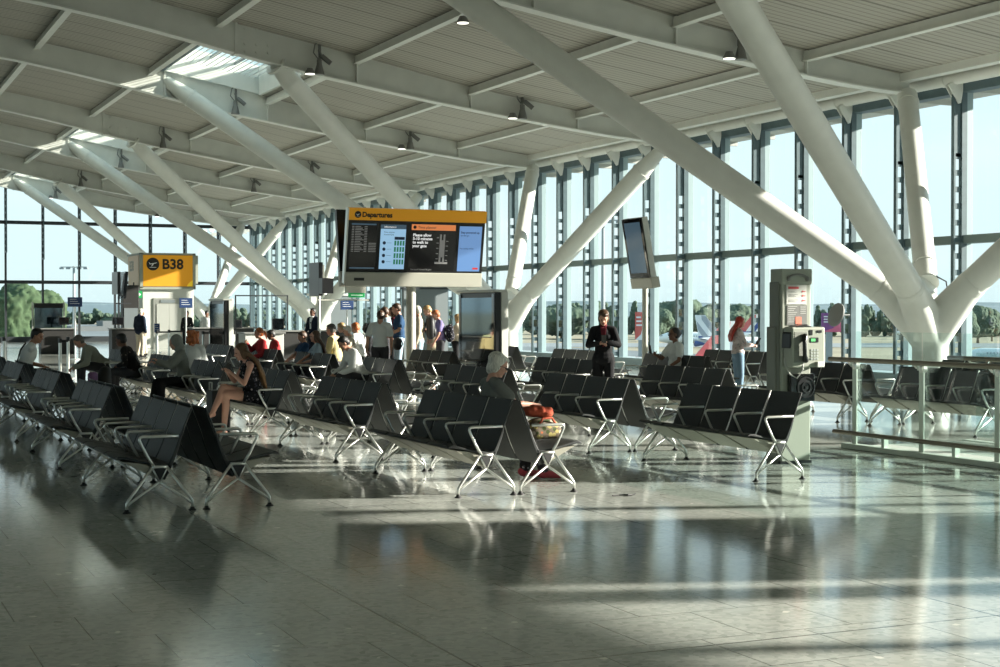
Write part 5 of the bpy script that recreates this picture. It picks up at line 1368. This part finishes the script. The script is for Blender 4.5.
def mast(x, F, top, label, arm=True):
    p = world_dir(x)*F; z1 = EYE-(top-310.6)*F/F_PX
    r = empty('light_mast', (p.x, p.y, -6.5), -.42, label, 'light mast', 'airfield light masts')
    MB().tube([(0, 0, 0), (0, 0, z1+6.5)], [.22, .1], 8).build('pole', 'mast', r)
    a = MB().box(-1.2, 1.2, -.05, .05, z1+6.36, z1+6.44)
    for xx in (-1.1, -.5, .5, 1.1): a.box(xx-.18, xx+.18, -.15, .1, z1+6.2, z1+6.36)
    a.build('floodlights', 'mast', r)
mast(74, 140, 266, 'thin floodlight mast outside the far left windows')
mast(603, 110, 219, 'floodlight mast outside, left of the side-on screen')
r = simple('convex_mirror', 44, 838, 'grey round disc hung by the window right of the telephone pillar', 'disc')
px, py = gp(838, 36)
r.location = (W-.75, py+ (W-.75-px)*-.2, EYE-(315-310.6)*40/F_PX)
ysol = None
for q in range(200, 500):
    yy = q/10; dd = V((W-.75, yy, 0)); xx = 500+F_PX*dd.dot(V((cY, -sY, 0)))/dd.dot(V((sY, cY, 0)))
    if xx < 838: ysol = yy; break
r.location = (W-.75, ysol, EYE-(315-310.6)*(ysol*cY+(W-.75)*sY)/F_PX)
MB().lathe([(.27, 0), (.27, .03), (.2, .05)], 28, mt=Matrix.Rotation(-PI/2+.3, 4, 'Y')).build('disc', 'lamp_grey', r, smooth='auto')
MB().tube([(0, 0, 0), (.35, 0, 0)], .02, 8).build('bracket', 'lamp_grey', r)
bb = empty('shadow_blocker', (24, 0, -6.5), 0, 'unseen block added outside the glass wall to shade bands of the near floor', 'shadow blocker')  # out of view, added to cast the shadow bands on the near floor
MB().box(0, 3, 1.26, 3.15, 0, 15.5).build('tower', 'wall_grey', bb)  # plain blocker box, sized to the wide floor shadow
MB().box(0, .4, .68, .97, 0, 15.5).build('blocker_post', 'mast', bb)
# distant terminal block left
p = world_dir(108)*600
tag(MB().box(p.x-14, p.x+4, p.y, p.y+15, -6.5, -4.5).box(p.x-2, p.x+3, p.y, p.y+15, -4.5, -2.5).build('distant_building', 'building'), 'pale low building far across the airfield at left', 'building')

# ------------------------------------------------------------------ light
wd = bpy.data.worlds.new('world'); bpy.context.scene.world = wd; wd.use_nodes = True
nt = wd.node_tree; nt.nodes.clear(); N = nt.nodes.new; L = nt.links.new
out = N('ShaderNodeOutputWorld'); bg = N('ShaderNodeBackground'); tc = N('ShaderNodeTexCoord'); sx = N('ShaderNodeSeparateXYZ')
rp = N('ShaderNodeValToRGB'); e = rp.color_ramp.elements
e[0].position = 0; e[0].color = (.42, .52, .50, 1); e[1].position = .5; e[1].color = (.66, .84, .86, 1)
for p_, c_ in ((.51, (.72, .90, .91, 1)), (.55, (.74, .93, .96, 1)), (.60, (.60, .90, .99, 1)), (1., (.38, .66, .84, 1))):
    x_ = e.new(p_); x_.color = c_
mr = N('ShaderNodeMapRange'); mr.inputs['From Min'].default_value = -1
L(tc.outputs['Generated'], sx.inputs[0]); L(sx.outputs['Z'], mr.inputs['Value']); L(mr.outputs['Result'], rp.inputs['Fac'])
cn = N('ShaderNodeTexNoise'); cn.inputs['Scale'].default_value = 3.2; cn.inputs['Detail'].default_value = 6
mpn = N('ShaderNodeMapping'); mpn.inputs['Scale'].default_value = (1, 1, 3.5); L(tc.outputs['Generated'], mpn.inputs['Vector']); L(mpn.outputs['Vector'], cn.inputs['Vector'])
cr = N('ShaderNodeValToRGB'); cr.color_ramp.elements[0].position = .52; cr.color_ramp.elements[1].position = .75
cr.color_ramp.elements[1].color = (.5, .5, .5, 1); L(cn.outputs['Fac'], cr.inputs['Fac'])
mx = N('ShaderNodeMix'); mx.data_type = 'RGBA'; mx.inputs['B'].default_value = (.92, .96, .95, 1)
L(cr.outputs['Color'], mx.inputs['Factor']); L(rp.outputs['Color'], mx.inputs['A']); L(mx.outputs['Result'], bg.inputs['Color'])
bg.inputs['Strength'].default_value = 1.15; L(bg.outputs[0], out.inputs[0])
sun = bpy.data.lights.new('sun', 'SUN'); sun.energy = 17; sun.color = (1, .94, .83); sun.angle = math.radians(.6)
so = bpy.data.objects.new('sun', sun); C.objects.link(so)
AZ, EL = math.radians(108.4), math.radians(17.0)
sd = V((math.sin(AZ)*math.cos(EL), math.cos(AZ)*math.cos(EL), math.sin(EL)))
so.rotation_euler = sd.to_track_quat('Z', 'Y').to_euler(); so.location = (60, -10, 30)
sc = bpy.context.scene
sc.view_settings.view_transform = 'Standard'; sc.view_settings.look = 'None'; sc.view_settings.gamma = 1; sc.view_settings.exposure = 0
sc.view_settings.use_curve_mapping = False
sc.cycles.use_denoising = True
sc.cycles.max_bounces = 10; sc.cycles.transparent_max_bounces = 16
